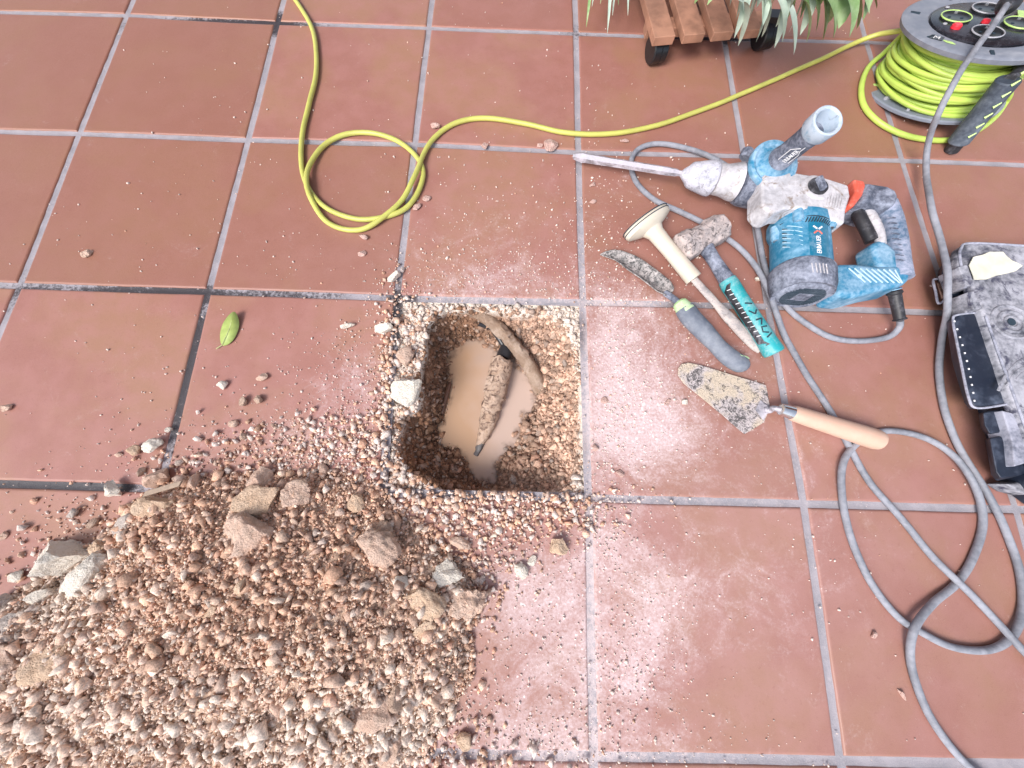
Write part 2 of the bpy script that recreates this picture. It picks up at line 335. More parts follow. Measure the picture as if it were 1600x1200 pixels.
RIM=[at(x,y,-.012) for x,y in [(702,485),(682,494),(666,514),(666,540),(661,567),(655,598),(660,624),(652,643),(633,651),(624,687),(628,722),(650,744),(672,752),(687,768),(735,770),(782,769),(840,772),(872,770),(893,760),(905,738),(908,690),(907,630),(903,580),(899,548),(886,516),(862,495),(839,488),(813,494),(782,487),(750,485)]]
WAT=[at(x,y,ZW) for x,y in [(733,526),(755,527),(778,542),(800,556),(822,576),(838,598),(840,622),(828,650),(812,680),(803,700),(785,722),(776,756),(745,760),(728,738),(720,716),(700,706),(682,694),(681,668),(692,640),(698,600),(694,565),(702,545),(716,532)]]
def pitz(P):
    a=sdist(P,RIM); b=sdist(P,WAT); n1=nz(P,45,3.1,3); n2=nz(P,140,7.7,2)
    a2=a+.003*n1; t=np.clip(a2,0,9)/(np.clip(a2,0,9)+np.clip(-b,0,9)+1e-6)
    z=-.0075+(ZW+.009)*np.where(a2>0,np.clip(t,0,1)**.52,0)+np.where(a2>0,.006*n1+.003*n2,.0045*n1+.003*n2)*np.clip(np.abs(a2)/.01,.25,1)
    z=np.where(b>0,ZW-.002-np.clip(b,0,.05)*.55+.006*n1+.002*n2,z); return z,a,b
def soilcol(P,a,b):
    px,py=pix(np.c_[P[:,:2],P[:,2]]); n=nz(P,60,1.3,3)[:,None]
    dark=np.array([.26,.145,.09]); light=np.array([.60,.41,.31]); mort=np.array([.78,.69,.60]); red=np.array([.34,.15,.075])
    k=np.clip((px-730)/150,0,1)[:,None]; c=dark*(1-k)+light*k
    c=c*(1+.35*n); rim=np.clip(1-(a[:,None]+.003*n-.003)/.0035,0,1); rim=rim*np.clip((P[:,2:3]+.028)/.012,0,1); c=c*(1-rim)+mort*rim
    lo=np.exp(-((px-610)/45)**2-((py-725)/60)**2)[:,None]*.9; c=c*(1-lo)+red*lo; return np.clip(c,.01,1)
M_soil=stone_mat("soil",1.,500); M_grav=stone_mat("gravel",1.,420)
def build_pit():
    K=150; u=np.linspace(-1+JW/2-.003,-JW/2+.001,K); v=np.linspace(2+JW/2-.003,3-JW/2+.002,K); uu,vv=np.meshgrid(u,v,indexing='ij'); P=UV(uu,vv).reshape(-1,2)
    z,a,b=pitz(P); V=np.c_[P,z]; 
    edge=((uu==u[0])|(uu==u[-1])|(vv==v[0])|(vv==v[-1])).ravel(); V[edge,2]=-.006
    q=(np.arange(K-1)[:,None]*K+np.arange(K-1)[None,:]).ravel(); F=np.stack([q,q+1,q+K+1,q+K],1)[:,::-1]
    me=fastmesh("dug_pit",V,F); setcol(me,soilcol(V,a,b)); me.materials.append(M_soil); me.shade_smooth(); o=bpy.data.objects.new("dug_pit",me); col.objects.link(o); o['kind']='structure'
build_pit()
# ------------------------------------------------------------ gravel by the thousand: one mesh per mass
def shard(seed):
    import bmesh
    rr=np.random.default_rng(seed); bm=bmesh.new(); k=int(rr.integers(8,14)); P=rr.normal(size=(k,3)); P/=np.linalg.norm(P,axis=1)[:,None]; P*=rr.uniform(.7,1.1,(k,1)); P*=np.array([1,rr.uniform(.6,.95),rr.uniform(.5,.85)])
    for p in P: bm.verts.new(p)
    bmesh.ops.convex_hull(bm,input=bm.verts[:]); bmesh.ops.delete(bm,geom=[v for v in bm.verts if not v.link_faces],context='VERTS'); bmesh.ops.triangulate(bm,faces=bm.faces[:])
    bmesh.ops.recalc_face_normals(bm,faces=bm.faces[:]); bm.verts.index_update()
    V=np.array([v.co[:] for v in bm.verts]); F=[tuple(v.index for v in f.verts) for f in bm.faces]; bm.free(); return V/np.abs(V).max(),F
PR2=[shard(s) for s in range(26)]
PR1=[rockproto(1,s+50,4,.3,(1,random.uniform(.6,.95),random.uniform(.5,.8))) for s in range(8)]
def randrot(n):
    q=RNG.normal(size=(n,4)); q/=np.linalg.norm(q,axis=1)[:,None]; w,x,y,z=q.T
    return np.stack([np.stack([1-2*(y*y+z*z),2*(x*y-z*w),2*(x*z+y*w)],-1),np.stack([2*(x*y+z*w),1-2*(x*x+z*z),2*(y*z-x*w)],-1),np.stack([2*(x*z-y*w),2*(y*z+x*w),1-2*(x*x+y*y)],-1)],1)
def scatter(C,R,cols,protos):
    """all stones as one vertex and triangle array"""
    Vs=[];Fs=[];Cs=[];o=0; kind=RNG.integers(0,len(protos),len(C)); Q=randrot(len(C))
    for k,(pv,pf) in enumerate(protos):
        m=np.where(kind==k)[0]
        if not len(m): continue
        V=np.einsum('nij,vj->nvi',Q[m],pv)*R[m][:,None,None]+C[m][:,None,:]; nv=len(pv)
        F=np.array(pf)[None]+(np.arange(len(m))*nv)[:,None,None]+o; Vs.append(V.reshape(-1,3)); Fs.append(F.reshape(-1,3)); Cs.append(np.repeat(cols[m],nv,0)); o+=len(m)*nv
    return np.concatenate(Vs),np.concatenate(Fs),np.concatenate(Cs)
PAL=np.array([.10,.075,.06])+.86*np.array([[.40,.25,.18],[.47,.32,.25],[.34,.20,.14],[.50,.38,.31],[.30,.21,.18],[.36,.29,.26],[.56,.45,.38],[.44,.24,.17],[.22,.16,.145],[.33,.31,.30],[.64,.56,.49],[.52,.34,.24]])
PW=np.array([3,3,2.5,2,1.4,1,1,1.6,.7,.5,.5,1.6]); PW=PW/PW.sum()
def pal(n,bright=1.,mortar=0.):
    c=PAL[RNG.choice(len(PAL),n,p=PW)]*RNG.uniform(.70,1.18,(n,1)); c=(c*.80+np.array([.52,.35,.25])*.20)*bright; c=c*np.array([1.06,1.03,1.0]); m=RNG.random(n)<mortar; c[m]=np.array([.80,.67,.60])*RNG.uniform(.85,1.1,(m.sum(),1)); return c
def mass(name,parts,label,cat,extra=None,mat=None):
    V,F,Cc=[np.concatenate(x) for x in zip(*[ (a,b,c) for a,b,c in parts])] if len(parts)==1 else (None,None,None)
    if V is None:
        Vs=[];Fs=[];Cs=[];o=0
        for a,b,c in parts: Vs.append(a);Fs.append(b+o);Cs.append(c);o+=len(a)
        V,F,Cc=np.concatenate(Vs),np.concatenate(Fs),np.concatenate(Cs)
    me=fastmesh(name,V,F); setcol(me,Cc); me.materials.append(mat or M_grav); o=bpy.data.objects.new(name,me); col.objects.link(o); return tag(o,label,cat,None,'stuff')
# the heap: outline on the tiles
HEAP=[at(x,y,0) for x,y in [(105,900),(60,905),(-20,960),(-160,1000),(-300,1150),(-300,1500),(100,1700),(500,1550),(600,1250),(655,1185),(700,1120),(738,1050),(735,985),(752,940),(735,890),(690,850),(640,810),(600,770),(560,745),(500,735),(430,740),(340,742),(270,752),(225,775),(195,800),(160,845)]]
def heapz(P):
    d=sdist(P,HEAP); h=.075*(1-np.exp(-np.clip(d,0,9)/.085))*np.clip(d*60,0,1)
    px,py=pix(np.c_[P[:,:2],np.zeros(len(P))]); h=h*(1-.35*np.exp(-((px-560)/150)**2-((py-800)/80)**2)); return h+np.where(d>0,.006*nz(P,14,5.,2),0)*np.clip(d*20,0,1),d
def sample(n,x0,x1,y0,y1,f):
    P=np.c_[RNG.uniform(x0,x1,n),RNG.uniform(y0,y1,n)]; return P[RNG.random(n)<f(P)]
def build_heap():
    # soil core as triangles
    K=300; xs=np.linspace(-1.15,-.12,K); ys=np.linspace(-.98,-.20,K); gx,gy=np.meshgrid(xs,ys,indexing='ij'); P=np.c_[gx.ravel(),gy.ravel()]; h,d=heapz(P)
    nn=nz(P,120,4.,3); V=np.c_[P,np.where(d>0,h+.0018*np.clip(d*80,0,1)+.0042*nn*np.clip(d*80,0,1)-.001,-.02)]; a=(np.arange(K-1)[:,None]*K+np.arange(K-1)[None,:]).ravel(); 
    F=np.concatenate([np.stack([a,a+K,a+K+1],1),np.stack([a,a+K+1,a+1],1)]); F=F[(d[F]>-.01).all(1)]
    cc=np.tile([.60,.43,.32],(len(V),1))*(1+.22*nz(P,30,2.,2)+.25*nn)[:,None]; parts=[(V,F,cc)]
    def put(n,rm,sig,lift,protos,bright,lo,hi):
        Q=sample(n,-1.1,-.12,-.95,-.2,lambda P:(sdist(P,HEAP)>-.004)); h,d=heapz(Q); r=np.clip(np.exp(RNG.normal(math.log(rm),sig,len(Q))),lo,hi)
        z=h+r*lift*RNG.uniform(.0,1.,len(Q)); px,py=pix(np.c_[Q,h]); c=pal(len(Q),bright)
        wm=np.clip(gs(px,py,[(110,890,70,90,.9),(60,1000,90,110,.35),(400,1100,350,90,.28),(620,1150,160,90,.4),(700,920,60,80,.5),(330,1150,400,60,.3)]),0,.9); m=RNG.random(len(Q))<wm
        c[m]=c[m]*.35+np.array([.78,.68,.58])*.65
        dk=np.exp(-((px-430)/190)**2-((py-960)/90)**2)[:,None]; lt=np.clip(gs(px,py,[(330,1180,500,110,1.3),(60,1100,160,180,.8),(640,1020,60,160,.6)]),0,1)[:,None]; c=c*(1-.10*dk); c=c*(1-.36*lt)+np.array([.88,.74,.64])*.36*lt  # lt paints the bright light on the lower heap into the stone colours
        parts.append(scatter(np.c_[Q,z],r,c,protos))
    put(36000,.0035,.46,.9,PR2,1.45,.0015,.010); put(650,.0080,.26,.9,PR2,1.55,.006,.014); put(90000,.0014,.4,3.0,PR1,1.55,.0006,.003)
    mass("rubble_heap",parts,"large heap of brownish pink gravel, soil and broken mortar on the tiles in the lower left","rubble")
build_heap()
THIN=[(770,776,120,9,1.4),(601,640,7,120,1.3),(598,770,40,20,1.),(628,590,24,75,2.6),(610,700,25,70,1.8),(650,500,30,22,1.6),(618,530,14,50,1.),(800,480,110,4,.6),(560,700,110,40,1.3),(640,620,32,100,1.2),(625,560,22,60,.8),(610,720,60,60,1.2),(700,800,150,35,1.3),(850,800,90,26,1.1),(880,790,40,20,1.),(760,850,90,40,.55),(640,790,90,40,1.2),(400,715,110,26,.6),(300,725,60,20,.4),(740,905,50,60,.7),(720,1000,50,70,.5),(130,850,60,50,.5),(60,880,60,40,.25),(690,1130,60,60,.8),(600,1180,100,40,1.),(740,1190,120,22,.7),(480,700,90,30,.6)]
def floorz(P):
    """height of what lies at P: tile top, or the bared bed where the tile is gone"""
    z=np.zeros(len(P)); c=[UV(-1+JW/2,2+JW/2),UV(-JW/2,2+JW/2),UV(-JW/2,3-JW/2),UV(-1+JW/2,3-JW/2)]; s=sdist(P,c); m=s>0
    if m.any(): z[m]=pitz(P[m])[0]
    return z,m
def build_thin():
    def run(n,rm,sig,lo,hi,dens,protos,bright,mort,k=1.):
        Q=sample(n,-1.,.75,-.72,.75,lambda P:np.clip(gs(*pix(np.c_[P,0*P[:,0]]),dens)*k,0,1)); z,m=floorz(Q); a=sdist(Q,RIM); keep=~(m&(a>.002)); Q=Q[keep]; z=z[keep]
        r=np.clip(np.exp(RNG.normal(math.log(rm),sig,len(Q))),lo,hi); return scatter(np.c_[Q,z+r*.45],r,pal(len(Q),bright,mort),protos)
    A=run(90000,.0039,.35,.002,.008,THIN,PR2,1.5,.45,.50); B=run(60000,.0020,.35,.001,.004,THIN,PR1,1.45,.2)
    mass("loose_gravel",[A,B],"thin spread of pinkish gravel round the rim of the hole and the foot of the heap","gravel")
    Cc=run(150000,.0011,.38,.0005,.0024,CRUMB,PR1,1.6,.92,.40); D=run(60000,.0019,.32,.0012,.0038,CRUMB,PR1,1.6,.85,.05)
    mass("mortar_crumbs",[Cc,D],"fine pale crumbs of mortar and broken tile sprinkled over the tiles and joints","crumbs")
build_thin()
def build_pitgravel():
    c=[UV(-1+JW/2,2+JW/2),UV(-JW/2,2+JW/2),UV(-JW/2,3-JW/2),UV(-1+JW/2,3-JW/2)]; c=np.array(c); parts=[]
    for n,rm,sig,lo,hi,pr in ((9000,.0037,.42,.0015,.0105,PR2),(12000,.0013,.35,.0006,.0025,PR1)):
        P=np.c_[RNG.uniform(c[:,0].min(),c[:,0].max(),n),RNG.uniform(c[:,1].min(),c[:,1].max(),n)]; P=P[sdist(P,c)>.003]; z,a,b=pitz(P)
        r=np.clip(np.exp(RNG.normal(math.log(rm),sig,len(P))),lo,hi); keep=(a>-.002)&(b<.012); P,z,a,b,r=P[keep],z[keep],a[keep],b[keep],r[keep]
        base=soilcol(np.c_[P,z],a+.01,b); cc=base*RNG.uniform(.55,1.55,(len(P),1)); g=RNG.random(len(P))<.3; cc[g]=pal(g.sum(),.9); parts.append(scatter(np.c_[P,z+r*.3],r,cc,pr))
    n=5200; P=np.c_[RNG.uniform(c[:,0].min(),c[:,0].max(),n),RNG.uniform(c[:,1].min(),c[:,1].max(),n)]; P=P[sdist(P,c)>.001]; z,a,b=pitz(P); k_=(a<.0005)&(nz(P,60,9.,2)>-.25); P,z=P[k_],z[k_]
    r=np.clip(np.exp(RNG.normal(math.log(.0036),.45,len(P))),.0015,.009); parts.append(scatter(np.c_[P,z+r*.15],r,np.array([.78,.66,.57])*RNG.uniform(.78,1.08,(len(P),1)),PR2))
    mass("pit_gravel",parts,"brown gravel and wet soil lining the walls of the hole","gravel")
build_pitgravel()
# ------------------------------------------------------------ muddy water, more opaque where it is deeper
def build_water():
    K=110; Wp=np.array(WAT); x0,x1,y0,y1=Wp[:,0].min()-.02,Wp[:,0].max()+.02,Wp[:,1].min()-.02,Wp[:,1].max()+.02
    gx,gy=np.meshgrid(np.linspace(x0,x1,K),np.linspace(y0,y1,K),indexing='ij'); P=np.c_[gx.ravel(),gy.ravel()]; z,a,b=pitz(P)
    V=np.c_[P,np.full(len(P),ZW-.0005)]; q=(np.arange(K-1)[:,None]*K+np.arange(K-1)[None,:]).ravel(); F=np.stack([q,q+K,q+K+1,q+1],1); keep=(z[F]<ZW+.003).any(1); F=F[keep]
    me=fastmesh("muddy_water",V,F); setattr_f(me,"depth",np.clip(ZW-z,0,.05)); px,py=pix(V)
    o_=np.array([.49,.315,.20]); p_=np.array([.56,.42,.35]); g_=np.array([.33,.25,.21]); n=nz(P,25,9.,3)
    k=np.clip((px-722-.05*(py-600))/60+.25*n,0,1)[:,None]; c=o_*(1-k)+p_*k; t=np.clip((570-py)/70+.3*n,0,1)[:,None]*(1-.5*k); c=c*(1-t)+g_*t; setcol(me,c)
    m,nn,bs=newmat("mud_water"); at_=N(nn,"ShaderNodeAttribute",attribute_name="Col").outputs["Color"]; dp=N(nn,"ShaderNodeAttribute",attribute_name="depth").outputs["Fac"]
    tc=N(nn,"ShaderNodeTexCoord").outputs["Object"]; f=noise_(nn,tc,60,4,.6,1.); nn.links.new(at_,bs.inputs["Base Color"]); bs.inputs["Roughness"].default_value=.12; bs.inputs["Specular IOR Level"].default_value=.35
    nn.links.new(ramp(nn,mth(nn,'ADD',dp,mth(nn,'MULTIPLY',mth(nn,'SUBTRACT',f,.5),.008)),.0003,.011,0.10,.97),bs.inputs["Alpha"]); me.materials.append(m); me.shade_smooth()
    o=bpy.data.objects.new("muddy_water",me); col.objects.link(o); o['kind']='structure'
build_water()
# ------------------------------------------------------------ pipes in the pit
M_oldpipe=dusty("pipe_dirt",(.40,.27,.19),(.56,.43,.34),.5,.85,60,bmp=1.,dark=(.10,.055,.04),damt=.42)
M_black=plain("black_pipe",(.03,.03,.035),.35)
M_dustpipe=rock_mat("earth_crust",(.52,.38,.29),(.68,.54,.44),90,dirt=(.25,.14,.08),damt=.6)
t=Thing("broken_pipe","crusty broken pipe end lying in the muddy water at the middle of the hole","pipe",at(770,630,ZW-.01))
def rough(VF,amp,s,seed=1.):
    V,F=VF; V=V.copy(); c=nz(V,s,seed,3); d=V-V.mean(0); d/=np.linalg.norm(d,axis=1)[:,None]+1e-9; V+=d*(c*amp)[:,None]; return V,F
Pp=spline([at(785,562,-.066),at(779,592,-.068),at(770,628,-.072),at(760,666,-.078),at(750,694,-.084)],12)
rr=np.interp(np.linspace(0,1,len(Pp)),[0,.1,.45,.5,.75,1],[.0185,.0200,.0200,.0172,.0140,.007])
t.part("pipe_body",rough(tube(Pp,rr,22),.0065,85),M_oldpipe,angle=60)
t.part("broken_tip",rough(tube(spline([at(752,690,-.083),at(747,704,-.085),at(743,712,-.086)],4),[.0065]*4+[.005]*4+[.004],10),.001,200),plain("tip_grey",(.13,.12,.12),.5))
t.part("pipe_socket",tube([at(792,545,-.070),at(787,556,-.068),at(785.5,561,-.067)],[.0135,.0135,.0128],20),M_black)
fl=box(at(763,600,-.052),(at(768,600,-.052)-at(763,600,-.052)),(at(760,612,-.054)-at(763,600,-.052)),(0,0,.002)); t.part("clamp_plate",rough(fl,.001,100),M_oldpipe,smooth=False)
solo("buried_pipe",rough(tube(spline([at(722,470,-.026),at(742,486,-.028),at(770,505,-.036),at(800,535,-.044),at(826,570,-.060),at(846,612,-.084)],12),np.linspace(.010,.0135,61),20),.0075,75,3.),M_dustpipe,"dust covered old pipe running diagonally along the upper right wall of the hole","pipe")
solo("black_hose",tube(spline([at(748,505,-.050),at(757,508,-.055),at(768,512,-.060),at(781,530,-.066),at(790,545,-.072)],8),.006,12),M_black,"thin black hose curving beneath the diagonal pipe in the hole","hose")
solo("sunken_stick",rough(tube(spline([at(703,598,ZW+.004),at(697,620,ZW+.005),at(690,648,ZW+.002)],5),[.002]+[.004]*9+[.0015],8),.0015,100),plain("wet_wood",(.12,.06,.04),.5),"dark wet stick lying along the left bank of the muddy water","stick")
# ------------------------------------------------------------ rocks one can count
M_rtan=rock_mat("rock_tan",(.70,.49,.34),(.82,.62,.46)); M_rpink=rock_mat("rock_pink",(.70,.48,.37),(.84,.63,.51)); M_rwhite=rock_mat("rock_white",(.88,.79,.67),(.93,.86,.76),damt=.1); M_rgrey=rock_mat("rock_grey",(.56,.48,.43),(.68,.60,.54)); M_rbrown=rock_mat("rock_brown",(.54,.38,.29),(.68,.51,.40)); M_rtile=rock_mat("tile_shard",(.62,.40,.34),(.72,.52,.46),damt=.1)
ROCKS=[ # px,py,half width px,flatness,elong,angle,material,label
(402,792,40,.45,.85,20,M_rtan,"big flat tan slab of mortar high on the upper slope of the heap"),
(388,834,42,.62,.82,15,M_rpink,"big pale mortar lump in front of the tan slab on the heap"),
(466,776,27,.7,.95,60,M_rpink,"rounded pinkish lump right of the big tan slab on the heap"),
(414,748,20,.7,.9,0,M_rpink,"pinkish lump on the upper edge of the heap above the big tan slab"),
(590,862,34,.6,.85,-30,M_rpink,"pale pink angular lump on the right side of the heap"),
(655,944,40,.35,.6,-20,M_rtan,"flat tan oval stone on the right side of the heap"),
(700,896,21,.7,.9,40,M_rwhite,"whitish lump on the right edge of the heap above the crumbly clod"),
(730,940,33,.6,1.0,70,M_rpink,"crumbly orange pink clod sticking out of the right edge of the heap"),
(556,786,20,.6,.7,-15,M_rtan,"yellowish stone between the heap and the hole"),
(592,832,22,.55,.8,30,M_rbrown,"brownish crumbly lump just above the pale pink lump on the heap"),
(256,746,20,.7,.8,30,M_rpink,"pinkish lump behind the wood splinter at the top left of the heap"),
(307,756,16,.7,.8,80,M_rpink,"small pink lump right of the wood splinter on the heap edge"),
(242,795,32,.5,.75,15,M_rtan,"dusty flat tan lump below the wood splinter on the heap"),
(197,822,20,.55,.8,70,M_rgrey,"greyish lump at the left end of the dusty flat tan lump"),
(186,766,15,.9,.8,80,M_rwhite,"white chunk of mortar on the dark joint left of the heap"),
(108,866,34,.7,.9,45,M_rwhite,"upper white lump of the pale cluster at the left heap edge"),
(140,897,37,.6,.8,50,M_rwhite,"lower white lump of the pale cluster at the left heap edge"),
(160,862,24,.55,.8,20,M_rtan,"tan crumbly clod right of the pale cluster at the left edge of the heap"),
(62,935,20,.7,.7,40,M_rwhite,"bright white chip below the pale cluster near the left border"),
(18,942,24,.6,.7,15,M_rgrey,"grey lump at the left border beside the bright white chip"),
(20,974,22,.4,.7,10,M_rgrey,"flat lilac grey shard at the left border"),
(76,1034,40,.45,.7,35,M_rtan,"large flat yellowish stone at the left end of the heap"),
(10,1030,32,.5,.9,35,M_rpink,"broken pink stone at the left border beside the large flat yellowish stone"),
(379,920,17,.75,.65,80,M_rtan,"upright oval tan stone in the middle of the heap"),
(432,1030,15,.8,.8,80,M_rpink,"pale stone standing in the lower middle of the heap"),
(332,953,14,.6,.7,10,M_rtan,"small tan stone in the middle of the heap left of the upright oval one"),
(628,908,14,.75,.9,0,M_rwhite,"pale stone above the flat tan oval stone"),
(663,982,18,.7,.8,0,M_rtan,"yellowish cream stone just below the flat tan oval stone"),
(585,1113,30,.5,.9,0,M_rpink,"large pinkish lump low on the right side of the heap"),
(617,1090,22,.7,.9,60,M_rbrown,"rough brown lump low on the right slope of the heap"),
(610,1170,26,.6,.9,0,M_rpink,"pale pink lump near the bottom border right of the heap"),
(300,888,12,.7,.8,0,M_rpink,"small pink stone left of the upright oval tan stone"),
(720,848,17,.6,.6,-15,M_rpink,"oval pink stone in the thin gravel below the hole"),
(872,852,14,.7,.9,0,M_rtan,"cream stone on the tile below the lower right corner of the hole"),
(812,892,13,.6,.9,0,M_rwhite,"whitish stone on the tile below the hole, left of the cream stone"),
(831,876,9,.6,.7,60,M_rwhite,"thin white chip between the whitish stone and the cream stone"),
(727,1155,13,.6,.9,0,M_rtan,"yellow stained stone on the tile near the bottom border"),
(638,612,26,.5,.7,80,M_rwhite,"white mortar lump on the left rim of the hole"),
(632,560,17,.5,.8,60,M_rpink,"pinkish mortar lump on the left rim of the hole above the white one"),
(617,435,11,.8,.9,60,M_rwhite,"white stone on the joint above the upper left corner of the hole"),
(602,516,14,.6,.6,10,M_rwhite,"flat white chip beside the upper left corner of the hole"),
(545,510,11,.5,.5,20,M_rwhite,"thin white chip on the tile left of the hole"),
(858,230,13,.35,.85,0,M_rtile,"pinkish flat chip on the joint above the chisel point"),
(843,229,5,.5,.9,0,M_rtile,"tiny chip right beside the pinkish flat chip"),
(652,325,8,.35,.6,60,M_rtile,"triangular tile shard right of the yellow loop"),
(667,311,7,.4,.8,20,M_rtile,"rounded tile chip right above the triangular shard"),
(568,371,9,.4,.5,-20,M_rtile,"pair shaped tile chip just below the yellow loop"),
(565,397,8,.4,.8,10,M_rtile,"flat tile chip on the tile below the yellow loop"),
(680,200,8,.5,.5,0,M_rtile,"short tile splinter touching the yellow cable above the loop"),
(758,230,6,.5,.8,0,M_rtile,"rose chip on the joint below the yellow cable"),
(975,222,7,.3,.5,0,M_rtile,"thin rose flake between the yellow cable and the chisel"),
(926,290,6,.4,.7,40,M_rtile,"rose flake below the chisel near the vertical joint"),
(925,316,6,.4,.7,20,M_rtile,"rose flake near the vertical joint left of the cream hand guard"),
(139,397,9,.6,.6,60,M_rpink,"lone pinkish pebble on the upper left tile"),
(14,637,8,.6,.8,30,M_rpink,"lone pinkish pebble at the left border"),
(351,603,8,.8,.9,0,M_rwhite,"white pebble on the tile below the green leaf"),
(366,662,8,.7,.9,0,M_rpink,"cream pebble on the tile between leaf and heap"),
(385,628,8,.7,.7,80,M_rbrown,"brown pebble below the white pebble, left one of two"),
(407,624,8,.6,.8,0,M_rbrown,"brown grey pebble below the white pebble, right one of two"),
(412,590,9,.5,.6,10,M_rpink,"pink pebble pair on the tile right of the white pebble"),
(384,682,7,.7,.7,80,M_rbrown,"brown pebble just above the heap edge"),
(246,697,14,.75,.8,35,M_rwhite,"pale stone at the dark joint above the heap"),
(215,704,9,.8,.9,0,M_rtan,"cream pebble left of the pale stone at the dark joint"),
(188,710,5,.8,.9,0,M_rpink,"tiny orange pebble left of the cream pebble"),
(225,738,8,.7,.6,80,M_rbrown,"brown pebble between the white chunk and the dark joint"),
(268,672,6,.8,.8,0,M_rwhite,"small white pebble resting on the dark joint"),
(120,801,8,.8,.9,0,M_rgrey,"dark grey pebble left of the heap above the pale cluster"),
(150,817,8,.7,.7,60,M_rbrown,"brown pebble near the dark grey pebble left of the heap"),
(8,837,7,.6,.8,60,M_rpink,"pink pebble at the left border above the heap"),
(33,899,13,.5,.6,20,M_rwhite,"thin white piece on the tile at the left border above the heap"),
(1184,437,7,.7,.9,0,M_rwhite,"small white pebble between club hammer and rotary hammer"),
(944,626,6,.5,.9,40,M_rtile,"small flat chip on the tile between hole and brick trowel"),
(1043,629,7,.4,.5,50,M_rtile,"oval rose flake on the tile left of the brick trowel blade"),
(1069,629,5,.7,.9,0,M_rwhite,"small white pebble just left of the brick trowel blade"),
(968,740,7,.6,.9,0,M_rtile,"pinkish chip on the tile right of the lower right hole corner"),
(930,700,6,.6,.9,0,M_rtile,"pale chip beside the right joint of the hole"),
(1407,1083,9,.3,.4,-60,M_rtile,"thin splinter lying on the lower right tile"),
(1363,991,5,.7,.9,0,M_rtile,"tiny chip on the tile inside the lower cable loop"),
]
def ztop(px,py):
    """iterate down the sight line to the surface of the heap or floor"""
    z=0.
    for _ in range(25):
        p=at(px,py,z)[:2][None]; h,d=heapz(p); f,m=floorz(p); z2=float(h[0]) if d[0]>0 else float(f[0]); z=z*.6+z2*.4
    return z
def build_rocks():
    for k,(px,py,hw,fl,el,ang,m,lab) in enumerate(ROCKS):
        z=ztop(px,py); c=at(px,py,z); r=np.linalg.norm(at(px+hw,py,z)-c)*1.03; sub=5 if hw>=24 else (4 if hw>11 else 3)
        V,F=rockproto(sub,(900 if k!=1 else 916)+k,random.randint(5,9),.30 if 'crumbly' in lab or 'clod' in lab else .13,(1,el,fl)); V=V/np.abs(V[:,:2]).max()
        if sub>3: V*=1+(.12 if 'clod' in lab or 'crumbly' in lab else .055)*nz(V,4.5,k,4)[:,None]
        a=math.radians(ang); Rz=np.array([[math.cos(a),-math.sin(a),0],[math.sin(a),math.cos(a),0],[0,0,1]]); tl=np.array([[1,0,random.uniform(-.2,.2)],[0,1,random.uniform(-.2,.2)],[0,0,1]])
        V=(V@tl.T@Rz.T)*r; V+=c; sink=.35 if z>.01 else .12; fz=.16 if hw>20 else .2; V[:,2]+= -V[:,2].min()+z-sink*fl*r if z<=.01 else fl*r*fz
        solo('tile_chip' if m is M_rtile else ('mortar_lump' if m is M_rwhite or hw>24 else 'pebble'),(V,F),m,lab,'tile chip' if m is M_rtile else ('rubble lump' if hw>16 else 'pebble'),angle=38 if sub<5 else 50)
build_rocks()
sp=[at(226,772,.034),at(283,755,.036)]
solo("wood_splinter",box((sp[0]+sp[1])/2,(sp[1]-sp[0])/2,np.array([.0012,.004,0]),(0,0,.0018)),plain("splinter_wood",(.36,.27,.20),.8,scale=150,bmp=.6),"thin grey brown wood splinter lying on the upper left edge of the heap","wood splinter",bevel=.0008)
# ------------------------------------------------------------ rotary hammer
G_dust=(.60,.58,.62)
M_blue=dusty("blue_plastic",(.004,.16,.29),(.26,.45,.60),.34,.42,22,bmp=.15)
M_blue2=dusty("blue_plastic_dusty",(.006,.17,.31),(.36,.52,.66),.46,.45,26,bmp=.2)
M_dark=dusty("dark_rubber_dusty",(.05,.06,.09),(.40,.43,.53),.46,.7,30,bmp=.3)
M_blk=dusty("black_rubber",(.02,.02,.024),(.35,.35,.40),.16,.5,30,bmp=.2)
M_cream=dusty("casing_grey_dusty",(.34,.33,.35),(.66,.64,.67),.6,.6,24,bmp=.3,dark=(.24,.18,.14),damt=.28)
M_chuck=dusty("chuck_caked",(.22,.23,.27),(.62,.61,.68),.7,.8,60,bmp=.9,dark=(.12,.11,.13),damt=.3)
M_red=dusty("red_band",(.62,.10,.06),(.8,.5,.45),.25,.5,30)
M_steel=dusty("steel_dusty",(.30,.30,.33),(.56,.52,.58),.6,.35,45,metal=.8,bmp=.4)
M_white=plain("white_print",(.78,.78,.8),.6); M_slit=plain("slot_shade_and_print",(.02,.04,.06),.8); M_scratch=plain("light_rib",(.45,.62,.72),.6)  # M_slit: near-black for shade in vents, slots and holes, and for printed marks
M_screw=plain("screw_steel",(.6,.6,.62),.3,.9)
M_cord=dusty("grey_cable_rubber",(.16,.17,.20),(.36,.37,.42),.5,.6,18,bmp=.2)
H=Thing("rotary_hammer","dusty blue and grey electric rotary hammer lying on its side","rotary hammer",at(1262,380,0))
AX=.048
Fr=at(1068,272,AX); Rr=at(1345,316,AX+.002); D=nrm(Rr-Fr)
def ds(px,py): return float((at(px,py,AX)-Fr)@D)
H.part("chuck",rough(lathe([(-.004,.005),(0,.009),(.005,.013),(.009,.018),(.012,.0205),(.020,.0225),(.044,.0285),(.049,.0285),(.052,.027),(.052,.022)],Fr,Rr,40),.0009,90),M_chuck)
sA=ds(1120,283)
